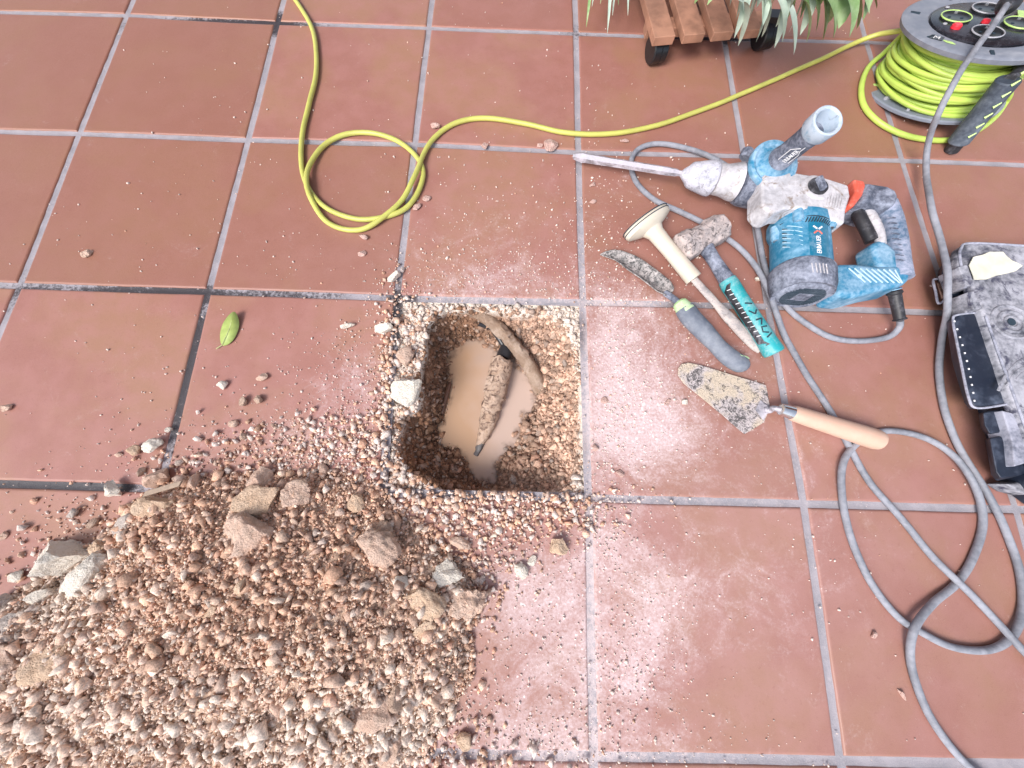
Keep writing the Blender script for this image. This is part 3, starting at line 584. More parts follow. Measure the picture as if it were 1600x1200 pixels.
H.part("front_sleeve",lathe([(sA-.006,.020),(sA-.004,.0245),(sA+.012,.0255),(sA+.028,.030),(sA+.034,.0305),(sA+.036,.027)],Fr,Rr,40),M_cream)
sB=ds(1157,290)
cl=H.part("clamp_collar",lathe([(sB-.004,.027),(sB-.002,.033),(sB+.006,.036),(sB+.026,.037),(sB+.030,.035),(sB+.031,.031),(sB+.050,.031)],Fr,Rr,40),M_dark)
kn=at(1163,247,AX+.01); H.part("clamp_knob",lathe([(0,.008),(.002,.010),(.014,.010),(.017,.007)],kn,kn+np.array([.3,.6,.2]),16),M_dark,parent=cl)
# chisel
b0,b1=at(1071,272,AX),at(896,244,.016); cd_=nrm(b1-b0); L=np.linalg.norm(b1-b0)
H.part("chisel_bit",rough(tube([b0-cd_*.01,b0+cd_*.006,b0+cd_*.012,b0+cd_*.016,b0+cd_*.03,b0+cd_*(L*.6),b0+cd_*(L-.024),b0+cd_*(L-.018),b0+cd_*L],[.0048,.0048,.0048,.0062,.0070,.0074,.0082,.0092,.0050],6,up=(0,0,1)),.0007,120),M_steel,angle=30)
# gearbox: two stacked shaped slabs with a strong bevel, joined as one casing
gb=[(1190,264),(1206,264),(1243,268),(1290,276),(1328,288),(1331,306),(1324,328),(1322,350),(1306,346),(1276,333),(1247,325),(1226,325),(1210,332),(1200,330),(1190,318)]
H.part("gear_casing",pp2(gb,.086,.045,.985),M_cream,bevel=.013,seg=6)
gb2=[(1186,270),(1240,274),(1300,296),(1318,312),(1312,334),(1262,318),(1222,322),(1208,340),(1186,330)]
H.part("casing_underside",pprism(gb2,.010,.050,.045,1.),M_cream,bevel=.008,seg=3)
# dirt stained ridges on the casing
for k in range(7):
    a=at(1296+k*4.2,300+k*1.2,.0868); c=at(1292+k*4.2,322+k*1.0,.0868); H.part("casing_rib",tube([a,(a+c)/2+np.array([0,0,.0004]),c],.0009,6),M_cream) if k<6 else None
# mode dial
dc=at(1276,293,.086)
H.part("dial_plate",lathe([(0,.0235),(.0015,.0235),(.0025,.022),(.0025,.0165)],dc-np.array([0,0,.001]),dc+np.array([0,0,1]),40),M_cream)
dk=H.part("mode_dial",lathe([(0,.0155),(.004,.0150),(.005,.0135)],dc+np.array([0,0,.001]),dc+np.array([0,0,1]),32),M_blk)
H.part("dial_grip",box(dc+np.array([0,0,.009]),np.array([.004,.001,0]),np.array([-.002,.0115,0]),(0,0,.0045)),M_dark,parent=dk,bevel=.0015)
def flat(pts,z,th=.0006): 
    P=np.array([[p[0],p[1],z] for p in pts]); 
    ar=sum(P[i][0]*P[(i+1)%len(P)][1]-P[(i+1)%len(P)][0]*P[i][1] for i in range(len(P)))
    if ar<0: P=P[::-1]
    return prism(P-np.array([0,0,th]),P)
H.part("dial_pointer",flat([dc+np.array([.004,.003,0]),dc+np.array([.009,.000,0]),dc+np.array([.0045,-.004,0])],dc[2]+.0068,.002),M_red,parent=dk)
# red band and rear head
H.part("red_band",pprism([(1325,286),(1342,289),(1345,297),(1340,312),(1326,330),(1318,326),(1328,306)],.020,.0885,.078),M_red,bevel=.005,seg=3)
H.part("rear_head",pprism([(1340,291),(1378,297),(1392,304),(1396,316),(1391,328),(1370,328),(1350,322),(1334,324)],.026,.084,.072,.95),M_dark,bevel=.009,seg=4)
# D handle
hp=spline([at(1381,322,.058),at(1390,345,.057),at(1396,372,.056),at(1399,396,.055),at(1401,420,.054),at(1402,436,.052)],6)
H.part("rear_grip",tube(hp,np.interp(np.linspace(0,1,len(hp)),[0,.3,.7,1],[.0165,.0160,.0165,.0185]),18,flat=1.15),dusty("grip_blue_grey",(.03,.09,.16),(.44,.46,.58),.58,.7,30,bmp=.3),angle=70)
for k in range(9):
    a=at(1387+k*1.9,340+k*8.2,.0755); c=at(1401+k*1.6,341+k*8.4,.071); g=H.part("grip_rib",tube([a,(a+c)/2+np.array([0,0,.0012]),c],.0011,6),M_dark)
H.part("handle_shell",pprism([(1357,383),(1372,376),(1386,385),(1402,398),(1414,408),(1417,432),(1409,440),(1370,420),(1362,404)],.030,.066,.060),M_blue2,bevel=.007,seg=3)
H.part("trigger",tube(spline([at(1338,327,.058),at(1346,345,.058),at(1355,362,.057),at(1362,377,.056)],5),np.interp(np.linspace(0,1,16),[0,.2,1],[.007,.0095,.0095]),14),M_blk)
H.part("trigger_frame",tube(spline([at(1352,324,.062),at(1364,342,.063),at(1373,362,.062),at(1376,382,.060)],5),.0075,12),M_cream)
lowp=[(1300,414),(1330,414),(1366,418),(1414,416),(1419,431),(1416,444),(1400,452),(1372,457),(1330,468),(1302,466)]
H.part("lower_bar",pprism(lowp,.020,.068,.060,.97),M_blue2,bevel=.009,seg=4)
for k in range(9):
    x0=1326+k*9.0; a=at(x0,419+k*.3,.0695); c=at(min(x0+26,1410),441+k*.2,.0695); H.part("bar_rib",tube([a,c],.0010,6),M_scratch)
cB=at(1344,431,.070); H.part("bar_screw",lathe([(0,.0038),(.001,.0035)],cB-np.array([0,0,.0012]),cB+np.array([0,0,1]),14),M_scratch)
sr0=at(1397,455,.046); sr1=at(1406,500,.030)
rel=H.part("strain_relief",lathe([(0,.0095),(.004,.0105),(.006,.0085),(.02,.008),(.045,.0075),(.047,.0095),(np.linalg.norm(sr1-sr0),.0088)],sr0,sr1,20),M_blk)
H.part("relief_ring",lathe([(0,.0098),(.0015,.0098)],sr0-nrm(sr1-sr0)*.0035,sr1,20),M_blue2)
# motor
MA=at(1247,350,.045); MB=at(1253,463,.045); ML=np.linalg.norm(MB-MA); mt,mu,ms=frame(MA,MB)
if ms[0]<0: ms=-ms
def thx(s,px,r=.0405):
    """angle round the motor at which the visible side shows column px"""
    best=min(((abs(pix(MA+mt*s+r*(math.cos(t)*mu+math.sin(t)*ms))[0]-px),t) for t in np.linspace(-1.2,.75,200))); return best[1]
def mp(s,th,r): return MA+mt*s+r*(math.cos(th)*mu+math.sin(th)*ms)     # th: 0 top, + towards the right
s_cap=float((at(1251,424,.045)-MA)@mt)
H.part("motor_housing",lathe([(.000,.036),(.002,.043),(.016,.0435),(.020,.0425),(.028,.0395),(s_cap,.0400),(s_cap+.004,.036)],MA,MB,56,.05,ang=math.pi/4*0),M_blue)
H.part("motor_cap",lathe([(s_cap-.002,.0395),(s_cap,.0420),(s_cap+.004,.0435),(s_cap+.030,.0430),(s_cap+.044,.0400),(ML-.004,.0340),(ML,.030),(ML+.001,.026)],MA,MB,56,.05),M_dark)
for k in range(17):                       # slotted face of the cap
    h=-.025+k*.0031; wd=math.sqrt(max(0,.0285**2-h*h))
    if wd<.006: continue
    for sgn in (-1,1):
        i0=.012 if abs(h)<.011 else 0
        if wd-i0<.004: continue
        a=MB+mt*.0018+mu*h+ms*(sgn*i0); c=MB+mt*.0018+mu*(h+.002*sgn)+ms*(sgn*wd); H.part("cap_slot",tube([a,c],.0007,5),M_slit)
H.part("cap_badge",lathe([(0,.0125),(.0015,.0115)],MB+mt*.0005,MB+mt,28),M_dark)
for k in range(6):                        # curved side vents on the left of the motor
    s=.024+k*.0080; H.part("side_vent",tube([mp(s+.012-.016*q/6,-.55-.11*q,.0402) for q in range(7)],.0011,6),M_slit)
    H.part("vent_lip",tube([mp(s+.0142-.016*q/6,-.55-.11*q,.0408) for q in range(7)],.0009,6),M_scratch)
for k in range(11):                       # row of slanted slots near the casing
    th=-.42+k*.095; H.part("top_vent",tube([mp(.0215,th+.05,.0428),mp(.0285,th-.02,.0403)],.0011,5),M_slit)
H.part("flange_line",tube([mp(.0195,-1.25+q*.15,.0432) for q in range(15)],.0009,6),M_slit)
for k in range(5):
    th=-.35+k*.115; H.part("cap_vent",tube([mp(s_cap+.014,th,.0437),mp(s_cap+.030,th+.03,.0434)],.0010,5),M_cream)
for th,s,r in ((-.66,.010,.0455),(.72,.012,.0455),(-1.55,.026,.0435)):
    a=mp(s,th,r-.004); bo=H.part("screw_boss",lathe([(0,.0078),(.022,.0078),(.026,.006)],a-mt*.010,a+mt,18),M_blue2); H.part("screw",lathe([(0,.0045),(.0015,.004)],a+mt*.0150,a+mt,14),M_screw,parent=bo)
# dark label panel, logo and lettering wrapped on the motor
def wrap(V,s0,th0,r): return np.array([mp(s0+v[0],th0+v[1]/r,r+v[2]) for v in V])
def grid(s0,s1,t0,t1,r,n=14):
    V=[];F=[]
    for i in range(n):
        for j in range(n): V.append(mp(s0+(s1-s0)*i/(n-1),t0+(t1-t0)*j/(n-1),r))
    for i in range(n-1):
        for j in range(n-1): F.append((i*n+j,i*n+j+1,(i+1)*n+j+1,(i+1)*n+j))
    return np.array(V),F
M_lab=dusty("label_blue",(.005,.15,.26),(.25,.38,.5),.2,.35,40,bmp=.05)
H.part("label_panel",grid(.024,s_cap-.003,thx(.04,1263),thx(.04,1302),.0408),M_lab)
def textmesh(s,size,extr=.0003):
    cu=bpy.data.curves.new("t",'FONT'); cu.body=s; cu.size=size; cu.extrude=extr; cu.align_x='LEFT'; cu.align_y='CENTER'; cu.resolution_u=2
    o=bpy.data.objects.new("t",cu); col.objects.link(o); bpy.context.view_layer.update(); me=bpy.data.meshes.new_from_object(o.evaluated_get(bpy.context.evaluated_depsgraph_get()))
    V=np.array([v.co[:] for v in me.vertices]); F=[tuple(p.vertices) for p in me.polygons]; bpy.data.objects.remove(o); bpy.data.curves.remove(cu); bpy.data.meshes.remove(me); return V,F
V,F=textmesh("ERBAUER",.0098); V[:,0]*=.80; wid=np.ptp(V[:,0]); V[:,0]=V[:,0].max()-V[:,0]; V[:,1]=-V[:,1]; th0=thx(.05,1278)
H.part("lettering",(wrap(V,s_cap-.006-wid,th0,.0413),F),M_white,smooth=False)
def stroke(pts,w,r,m,name):
    P=np.array([mp(s,th,r) for s,th in pts]); H.part(name,tube(P,w,6,flat=.35,up=mu),m)
L0=s_cap-.006-wid
for p_,m_ in (([(L0-.017,th0-.16),(L0-.0120,th0-.03)],M_white),([(L0-.017,th0+.16),(L0-.0120,th0+.03)],M_white),([(L0-.0035,th0-.15),(L0-.0085,th0-.02)],M_red),([(L0-.0035,th0+.15),(L0-.0085,th0+.02)],M_red)): stroke(p_,.0015,.0414,m_,"logo_stroke")
# side handle
SA=at(1208,257,.088); SB=at(1294,188,.188); st_,su,ss=frame(SA,SB,up=(-.3,-1,0)); SL=np.linalg.norm(SB-SA)
H.part("handle_flange",lathe([(-.022,.020),(-.014,.034),(-.008,.036),(-.006,.0385),(.000,.0395),(.003,.0385),(.004,.034),(.002,.030),(.004,.022),(.014,.0165),(.020,.016)],SA,SB,48),M_blue2)
sg=H.part("side_grip",lathe([(.012,.0155),(.014,.0178),(.020,.0178),(.03,.0162),(.06,.0160),(SL-.030,.0168),(SL-.022,.0170)],SA,SB,40),M_dark)
H.part("grip_end_ring",lathe([(SL-.024,.0175),(SL-.020,.0205),(SL-.004,.0212),(SL,.0205),(SL+.001,.0185),(SL-.001,.0158),(SL-.006,.0145),(SL-.040,.0120),(SL-.046,.0100),(SL-.046,.001)],SA,SB,48),dusty('ring_blue_dusty',(.03,.20,.34),(.50,.56,.64),.85,.6,30,bmp=.3,dark=(.06,.07,.09),damt=.12))
def sp_(s,th,r): return SA+st_*s+r*(math.cos(th)*su+math.sin(th)*ss)
V,F=textmesh("ERBAUER",.0085); V[:,0]*=.8
H.part("grip_lettering",(np.array([sp_(.032+v[0],-.10-(v[1])/.0162,.0166+v[2]) for v in V]),F),M_white,smooth=False,parent=sg)
for pts in ([(.032,.35),(.052,.35),(.060,.1),(.070,.1)],[(.030,-.62),(.055,-.62),(.066,-.1)]): H.part("grip_line",tube([sp_(s,th,.0166) for s,th in pts],.0006,5),M_white,parent=sg)
# power cord: one cable from the hammer, looped on the tiles, up into the reel
cr=.0047
cz=[(1406,500,.028),(1404,512,.018),(1386,526,.007),(1345,532,.005),(1300,527,.005),(1262,507,.005),(1232,482,.005),(1208,448,.005),(1194,410,.006),(1184,360,.006),(1172,310,.006),(1150,272,.006),(1112,246,.006),(1070,231,.006),(1026,225,.006),(997,234,.005),(986,256,.005),(995,285,.005),(1024,312,.006),(1066,332,.010),(1105,352,.014),(1150,383,.010),(1180,415,.010),(1200,452,.014),(1214,492,.014),(1228,530,.006),(1256,578,.005),(1296,642,.005),(1322,690,.005),
(1358,750,.005),(1400,800,.005),(1450,862,.006),(1500,912,.012),(1548,962,.006),(1592,1012,.013),(1640,1062,.006),(1675,1130,.005),(1680,1210,.005),(1640,1262,.005),(1570,1240,.005),(1510,1196,.005),(1466,1140,.005),(1438,1085,.005),(1424,1030,.006),(1430,984,.014),(1458,942,.008),(1494,912,.005),(1520,874,.005),(1536,822,.005),(1528,772,.008),(1500,722,.013),(1460,691,.008),(1415,676,.005),(1374,675,.005),(1335,696,.006),(1316,730,.010),(1318,790,.005),(1332,850,.005),(1360,910,.005),(1400,960,.007),(1440,988,.006),(1490,1012,.005),(1545,1016,.005),(1582,992,.007),(1597,945,.005),(1592,890,.005),(1572,830,.005),(1545,775,.006),(1512,722,.006),(1490,680,.006),(1474,630,.006),(1468,575,.007),(1472,530,.012),(1480,495,.034),(1481,460,.052),(1480,420,.056),(1468,370,.048),(1454,320,.05),(1447,270,.028),(1450,225,.045),(1468,175,.10),(1494,125,.128),(1524,75,.135),(1549,42,.140),(1566,20,.143),(1574,9,.143)]
def wander(P,a,sc):
    P=P.copy(); n1=nz(P,sc,2.2,2); n2=nz(P,sc,8.8,2); P[:,0]+=a*n1; P[:,1]+=a*n2; return P
cord=wander(spline([at(x,y,z) for x,y,z in cz],8),.0022,9); cordo=H.part("power_cord",tube(cord,cr,12),M_cord,angle=80)
pe=at(1568,12,.135); pa=at(1573,11,.143)
H.part("plug",lathe([(0,.0055),(.006,.007),(.014,.009),(.02,.014),(.030,.016),(.038,.016),(.040,.014)],pa,at(1590,-14,.108),28),M_blk)
# ------------------------------------------------------------ hand tools
M_guard=dusty("cream_guard",(.60,.53,.43),(.66,.60,.53),.3,.5,30,bmp=.1,dark=(.2,.15,.12),damt=.02)
M_cake=dusty("caked_steel",(.30,.29,.30),(.60,.52,.48),.62,.6,55,metal=.3,bmp=.9,dark=(.07,.06,.06),damt=.22)
CH=Thing("hand_guard_chisel","mortar caked steel chisel with a cream plastic hand guard","chisel",at(1100,450,0))
c0=at(1012,350,.030); c1=at(1084,436,.020); c2=at(1187,549,.006); ct=nrm(c1-c0)
t_,u_,s_=frame(c0,c1)
def oval(A,t,u,s,prof,n=44):
    V=[];F=[]
    for (d,ru,rs) in prof:
        for k in range(n): a=2*math.pi*k/n; V.append(A+t*d+ru*math.cos(a)*u+rs*math.sin(a)*s)
    for i in range(len(prof)-1):
        for k in range(n): F.append((i*n+k,i*n+(k+1)%n,(i+1)*n+(k+1)%n,(i+1)*n+k))
    F.append(tuple(range(n-1,-1,-1))); F.append(tuple((len(prof)-1)*n+k for k in range(n))); return np.array(V),F
gd=CH.part("hand_guard",oval(c0,t_,u_,s_,[(-.011,.022,.038),(-.009,.027,.0445),(-.005,.0285,.0470),(.000,.0285,.0470),(.004,.027,.045),(.009,.021,.033),(.013,.015,.020),(.022,.013,.0145),(.06,.0120,.0128),(.10,.0125,.0135),(float(np.linalg.norm(c1-c0)),.0130,.0142),(float(np.linalg.norm(c1-c0))+.0005,.009,.009)]),M_guard)
for d in (-.0080,-.0030):
    CH.part("guard_stripe",tube([c0+t_*d+(.0287)*math.cos(a)*u_+(.0473)*math.sin(a)*s_ for a in np.linspace(0,2*math.pi,60)[:-1]],.0008,6,closed=True),M_slit,parent=gd)
bw=[(0,.0066),(.3,.0075),(.38,.0072),(.55,.0105),(.8,.0105),(.95,.0085),(1,.0045)]
bp=[c1+(c2-c1)*q for q in np.linspace(-.05,1,28)]
CH.part("steel_blade",rough(tube(bp,np.interp(np.linspace(0,1,28),[a for a,b in bw],[b for a,b in bw]),14,flat=.55),.0010,110),M_cake,angle=60)
# club hammer
M_head=dusty("caked_hammer_head",(.22,.21,.22),(.58,.48,.45),.66,.85,60,bmp=1.,dark=(.07,.06,.06),damt=.40)
M_teal=dusty("teal_grip",(.012,.31,.34),(.36,.52,.52),.30,.4,40)
CL=Thing("club_hammer","short club hammer with mortar caked head and teal and black grip","hammer",at(1150,450,0))
h0=at(1062,390,.027); h1=at(1126,356,.027); ha=nrm(h1-h0); hb=np.cross([0,0,1],ha); HL=np.linalg.norm(h1-h0)
def octo(A,t,b,prof):
    V=[];F=[]
    for d,hw,hz in prof:
        c=.42
        for x,y in ((1,c),(c,1),(-c,1),(-1,c),(-1,-c),(-c,-1),(c,-1),(1,-c)): V.append(A+t*d+b*hw*x+np.array([0,0,1])*hz*y)
    n=8
    for i in range(len(prof)-1):
        for k in range(n): F.append((i*n+k,i*n+(k+1)%n,(i+1)*n+(k+1)%n,(i+1)*n+k))
    F.append(tuple(range(n-1,-1,-1))); F.append(tuple((len(prof)-1)*n+k for k in range(n))); return np.array(V),F
import bmesh
def subdiv(VF,k=2,smooth=0.):
    bm=bmesh.new(); vs=[bm.verts.new(v) for v in VF[0]]; 
    for f in VF[1]: bm.faces.new([vs[i] for i in f])
    bmesh.ops.triangulate(bm,faces=[f for f in bm.faces if len(f.verts)>4]); bmesh.ops.subdivide_edges(bm,edges=bm.edges[:],cuts=k,use_grid_fill=True,smooth=smooth); bm.verts.index_update()
    V=np.array([v.co[:] for v in bm.verts]); F=[tuple(v.index for v in f.verts) for f in bm.faces]; bm.free(); return V,F
CL.part("head",rough(subdiv(octo(h0,ha,hb,[(-.002,.018,.018),(.003,.0232,.025),(HL*.3,.0232,.026),(HL*.38,.020,.024),(HL*.62,.020,.024),(HL*.7,.0232,.026),(HL-.003,.0232,.025),(HL+.002,.018,.018)]),5),.0016,100),M_head,angle=60)
g0=at(1093,372,.024); g1=at(1210,552,.017); gt,gu,gsd=frame(g0,g1); GL=np.linalg.norm(g1-g0)
if gsd[0]<0: gsd=-gsd
def gp(q,th,r): return g0+gt*(q*GL)+r*(math.cos(th)*gu+math.sin(th)*gsd)
s1=float(np.linalg.norm(at(1132,440,.02)-g0))
CL.part("neck",lathe([(.012,.012),(.018,.0135),(.028,.0115),(.05,.0105),(s1,.0125)],g0,g1,24),M_dark)
hg=CL.part("grip",lathe([(s1-.001,.0115),(s1,.0138),(s1+.01,.0148),(s1+.035,.0140),(s1+.07,.0142),(GL-.02,.0152),(GL-.004,.0160),(GL,.0150),(GL+.001,.0112),(GL-.006,.0095),(GL-.006,.001)],g0,g1,32),M_teal)
def gridp(f,a0,a1,b0,b1,n=16,m=6):
    V=[f(a0+(a1-a0)*i/(n-1),b0+(b1-b0)*j/(m-1)) for i in range(n) for j in range(m)]; return np.array(V),[(i*m+j,i*m+j+1,(i+1)*m+j+1,(i+1)*m+j) for i in range(n-1) for j in range(m-1)]
qa=s1/GL
CL.part("grip_inlay",gridp(lambda q,th: gp(q,th*(1 if qa+.05<q<.90 else .55)-.15,.0157),qa+.04,.93,-1.5,-.72),M_blk,parent=hg)
for k in range(11):
    q=qa+.075+k*.0385; CL.part("grip_rib",tube([gp(q,-1.20,.0166),gp(q+.006,-.82,.0168)],.0007,5),M_white,parent=hg)
for pts in ([(.60,.15),(.625,.75)],[(.66,.05),(.70,.42)],[(.70,.42),(.675,.80)],[(.74,.15),(.745,.75)],[(.745,.75),(.785,.35)],[(.81,.75),(.80,.25),(.835,.1),(.855,.55)],[(.88,.15),(.865,.80)]):
    CL.part("grip_mark",tube([gp(a,b-.62,.0157) for a,b in pts],.0013,5,flat=.5,up=gu),M_slit,parent=hg)
# garden trowel
M_tgrey=dusty("grey_grip",(.11,.13,.17),(.28,.30,.34),.42,.6,18,bmp=.1); M_tgreen=dusty("green_collar",(.42,.62,.30),(.6,.66,.55),.3,.5,40)
M_soilst=dusty("soiled_blade",(.13,.125,.125),(.62,.56,.54),.45,.55,110,metal=.2,bmp=.9,dark=(.03,.03,.03),damt=.42)
TR=Thing("garden_trowel","narrow soiled garden trowel with curved dark grey grip and pale green collar","garden trowel",at(1080,490,0))
tb=spline([at(938,396,.004),at(965,403,.007),at(1000,424,.010),(at(1030,447,.010)),at(1046,461,.014)],6); tw=np.interp(np.linspace(0,1,len(tb)),[0,.15,.4,.8,.93,1],[.001,.009,.0165,.0165,.011,.005])
V=[];F=[];m_=9
for i,p in enumerate(tb):
    tt=nrm(tb[min(i+1,len(tb)-1)]-tb[max(i-1,0)]); sd_=nrm(np.cross([0,0,1],tt))
    for j in range(m_): x=-1+2*j/(m_-1); V.append(p+sd_*tw[i]*x+np.array([0,0,.011*x*x*min(1,tw[i]/.012)-.004]))
F=[(i*m_+j,i*m_+j+1,(i+1)*m_+j+1,(i+1)*m_+j) for i in range(len(tb)-1) for j in range(m_-1)]
bo=TR.part("blade",rough((np.array(V),F),.0006,150),M_soilst,angle=60); so_=bo.modifiers.new("thick",'SOLIDIFY'); so_.thickness=.0016
TR.part("neck",tube(spline([at(1040,458,.010),at(1050,465,.018),at(1062,474,.022)],4),.0055,12),M_dark)
TR.part("collar",lathe([(0,.008),(.003,.0115),(.020,.0150),(.022,.0150)],at(1060,471,.021),at(1078,494,.021),24),M_tgreen)
gp_=spline([at(1069,482,.021),at(1080,497,.021),at(1098,516,.021),at(1112,531,.021),at(1127,547,.021),at(1142,560,.019),at(1156,568,.016),at(1165,566,.013)],6)
gr=TR.part("grip",tube(gp_,np.interp(np.linspace(0,1,len(gp_)),[0,.1,.3,.5,.7,.85,.96,1],[.0155,.0165,.0158,.0135,.0150,.0150,.011,.005]),20,flat=.9),M_tgrey,angle=70)
TR.part("hang_hole_rim",tube(spline([at(1152,550,.027),at(1158,556,.029),at(1165,557,.024),at(1170,560,.018)],4),.0012,8),M_tgreen,parent=gr)
# brick trowel
M_wood=dusty("pale_wood",(.56,.35,.26),(.60,.43,.34),.35,.5,30,bmp=.1)
def mortar_blade():
    m,n,b=newmat("mortared_blade"); tc=N(n,"ShaderNodeTexCoord").outputs["Object"]; f=noise_(n,tc,130,6,.75,1.5); g=noise_(n,tc,24,4,.6,.5); h=noise_(n,tc,500,4,.7)
    c=mixc(n,ramp(n,g,.42,.6),(.62,.55,.55),(.66,.55,.43)); k=ramp(n,mth(n,'ADD',mth(n,'MULTIPLY',f,.75),mth(n,'MULTIPLY',g,-.35)),.185,.285); 
    c=mixc(n,mth(n,'MULTIPLY',k,.92),c,(.07,.065,.065)); n.links.new(c,b.inputs["Base Color"]); b.inputs["Roughness"].default_value=.75; bump(n,b,mth(n,'ADD',f,h),1.,.002); return m
M_mb=mortar_blade()
BT=Thing("brick_trowel","pointed bricklaying trowel with mortar smeared blade, bright ferrule and pale wooden handle","brick trowel",at(1200,630,0))
bl=[(1059,586),(1060,575),(1065,569),(1075,567),(1095,571),(1140,585),(1177,596),(1196,602),(1199,615),(1202,634),(1199,646),(1193,660),(1171,674),(1163,678),(1154,671),(1127,647),(1092,618),(1068,599)]
BT.part("blade",pprism(bl,.004,.0062,.005),M_mb,bevel=.0004)
BT.part("shoulder",rough(prism([at(1188,624,.0065),at(1179,640,.0065),at(1193,658,.0065),at(1202,634,.0065)][::-1],[at(1194,630,.008),at(1190,641,.008),at(1198,648,.009),at(1206,638,.016)][::-1]),.0002,50),M_steel,bevel=.001)
BT.part("tang",tube(spline([at(1194,641,.008),at(1204,640,.012),(at(1209,638,.022)),at(1220,640,.026)],5),[.0055]*6+[.0045]*10,12),M_steel)
w0=at(1219,639,.026); w1=at(1376,689,.016)
BT.part("ferrule",lathe([(0,.007),(.001,.0088),(.021,.0105),(.022,.0095)],w0,w1,28),plain("bright_ferrule",(.75,.74,.73),.22,1.))
WL=np.linalg.norm(w1-w0); BT.part("wood_handle",lathe([(.018,.010),(.021,.0120),(.04,.0130),(.085,.0142),(WL-.03,.0156),(WL-.010,.0160),(WL-.003,.0145),(WL,.010)],w0,w1,36),M_wood)
# leaf
lf=spline([at(366,487,.012),at(374,507,.004),at(364,532,.003),at(348,540,.003),at(344,524,.006),at(350,503,.004)],5,closed=True)
solo("fallen_leaf",(np.r_[lf,[lf.mean(0)+np.array([0,0,-.001])]],[(i,(i+1)%len(lf),len(lf)) for i in range(len(lf))]),plain("leaf_green",(.36,.45,.12),.5,scale=90),"single yellowish green leaf on the tile left of the hole","leaf")
lo=bpy.data.objects["fallen_leaf"]; lm=lo.modifiers.new("thick",'SOLIDIFY'); lm.thickness=.0005
stem=mk("leaf_stem",tube([at(366,488,.011),at(358,515,.005),at(347,539,.004),at(338,545,.002)],.0007,6),plain("stem_green",(.45,.5,.22),.6),np.array(lo.location)); stem.parent=lo
# ------------------------------------------------------------ cable reel
M_reel=dusty("reel_grey_plastic",(.19,.21,.26),(.36,.38,.43),.3,.5,14,bmp=.1); M_yel=plain("yellow_green_cable",(.48,.64,.12),.4,var=.08,scale=30); M_yel2=plain("yellow_cable",(.53,.53,.13),.4,var=.08,scale=30); M_panel=dusty("reel_panel",(.014,.014,.020),(.12,.12,.15),.2,.25,14,bmp=.05)
M_sock=plain("socket_dark",(.02,.022,.026),.3); M_lime=plain("lime_ring",(.50,.72,.22),.4); M_gring=plain("grey_ring",(.42,.42,.46),.4); M_redb=plain("red_button",(.75,.03,.05),.35)
TC=at(1538,37,.106); RC=TC+np.array([.010,-.022,-.106])
RE=Thing("cable_reel","grey cable reel lying flat, wound with yellow green cable, four sockets on top","cable reel",RC)
ax=nrm(TC-RC); 
E=RC+ax
RLn=np.linalg.norm(TC-RC)
RE.part("lower_flange",lathe([(.002,.100),(.002,.120),(.004,.123),(.008,.123),(.010,.121),(.010,.07)],RC,E,72),M_reel)
for k in range(14):
    a=k*2*math.pi/14+.1; tt,uu_,ss_=frame(RC,E); dr=math.cos(a)*uu_+math.sin(a)*ss_; tg=-math.sin(a)*uu_+math.cos(a)*ss_
    RE.part("flange_stud",box(RC+ax*.012+dr*.107,dr*.006,tg*.0025,ax*.002),M_gring if k%3 else M_lime)
    if k%2==0: RE.part("flange_slot",box(RC+ax*(RLn+.0005)+dr*.109,dr*.008,tg*.0032,ax*.0012),M_slit,bevel=.001)
RE.part("drum",lathe([(.008,.07),(RLn-.008,.07)],RC,E,48),M_reel)
top=RE.part("upper_flange",lathe([(RLn-.014,.06),(RLn-.012,.118),(RLn-.009,.126),(RLn-.002,.128),(RLn,.125),(RLn+.001,.120),(RLn-.001,.086),(RLn-.004,.084),(RLn-.004,.001)],RC,E,96),M_reel)
RE.part("socket_panel",lathe([(RLn-.006,.083),(RLn+.001,.083),(RLn+.003,.078),(RLn+.0035,.001)],RC,E,72),M_panel)
PT=RLn+.0035; tt,uu_,ss_=frame(RC,E,up=(.42,.9,0)); ss_=nrm(np.cross(uu_,ax))
def rp(x,y,h=0.): return RC+ax*(PT+h)+ss_*x+uu_*y
for (x,y,mr) in ((-.047,0,M_lime),(0,.047,M_gring),(0,-.047,M_gring),(.047,0,M_lime)):
    c=rp(x,y,-.0005); sk=RE.part("socket",lathe([(0,.0235),(.003,.0235),(.0034,.0222),(.0016,.021),(.0012,.020),(.0012,.001)],c,c+ax,36),M_sock)
    RE.part("socket_rim",tube([c+ax*.0032+.0234*(math.cos(a)*uu_+math.sin(a)*ss_) for a in np.linspace(0,2*math.pi,40)[:-1]],.0011,8,closed=True),mr,parent=sk)
    for sg_ in (-1,1): RE.part("socket_hole",lathe([(0,.0028),(.0004,.0028)],c+ax*.0012+ss_*.0095*sg_,c+ax+ss_*.0095*sg_,12),M_slit,parent=sk)
    RE.part("earth_clip",box(c+ax*.002+uu_*.0195,ss_*.0025,uu_*.0012,ax*.001),M_screw,parent=sk)
RE.part("cutout_button",lathe([(0,.008),(.004,.0078),(.006,.006)],rp(-.046,-.040),rp(-.046,-.040)+ax,20),M_redb)
RE.part("switch_light",lathe([(0,.0065),(.004,.006),(.005,.004)],rp(-.002,-.006),rp(-.002,-.006)+ax,20),M_redb)
for (x,y) in ((-.060,.042),(.062,-.036),(-.062,-.028)): RE.part("panel_screw",lathe([(0,.0035),(.001,.0032)],rp(x,y),rp(x,y)+ax,14),M_gring)
pl_=RE.part("logo_plate",box(rp(-.071,-.079,-.0022),ss_*.010+uu_*-.003,uu_*.0065+ss_*.002,ax*.0004),M_sock)
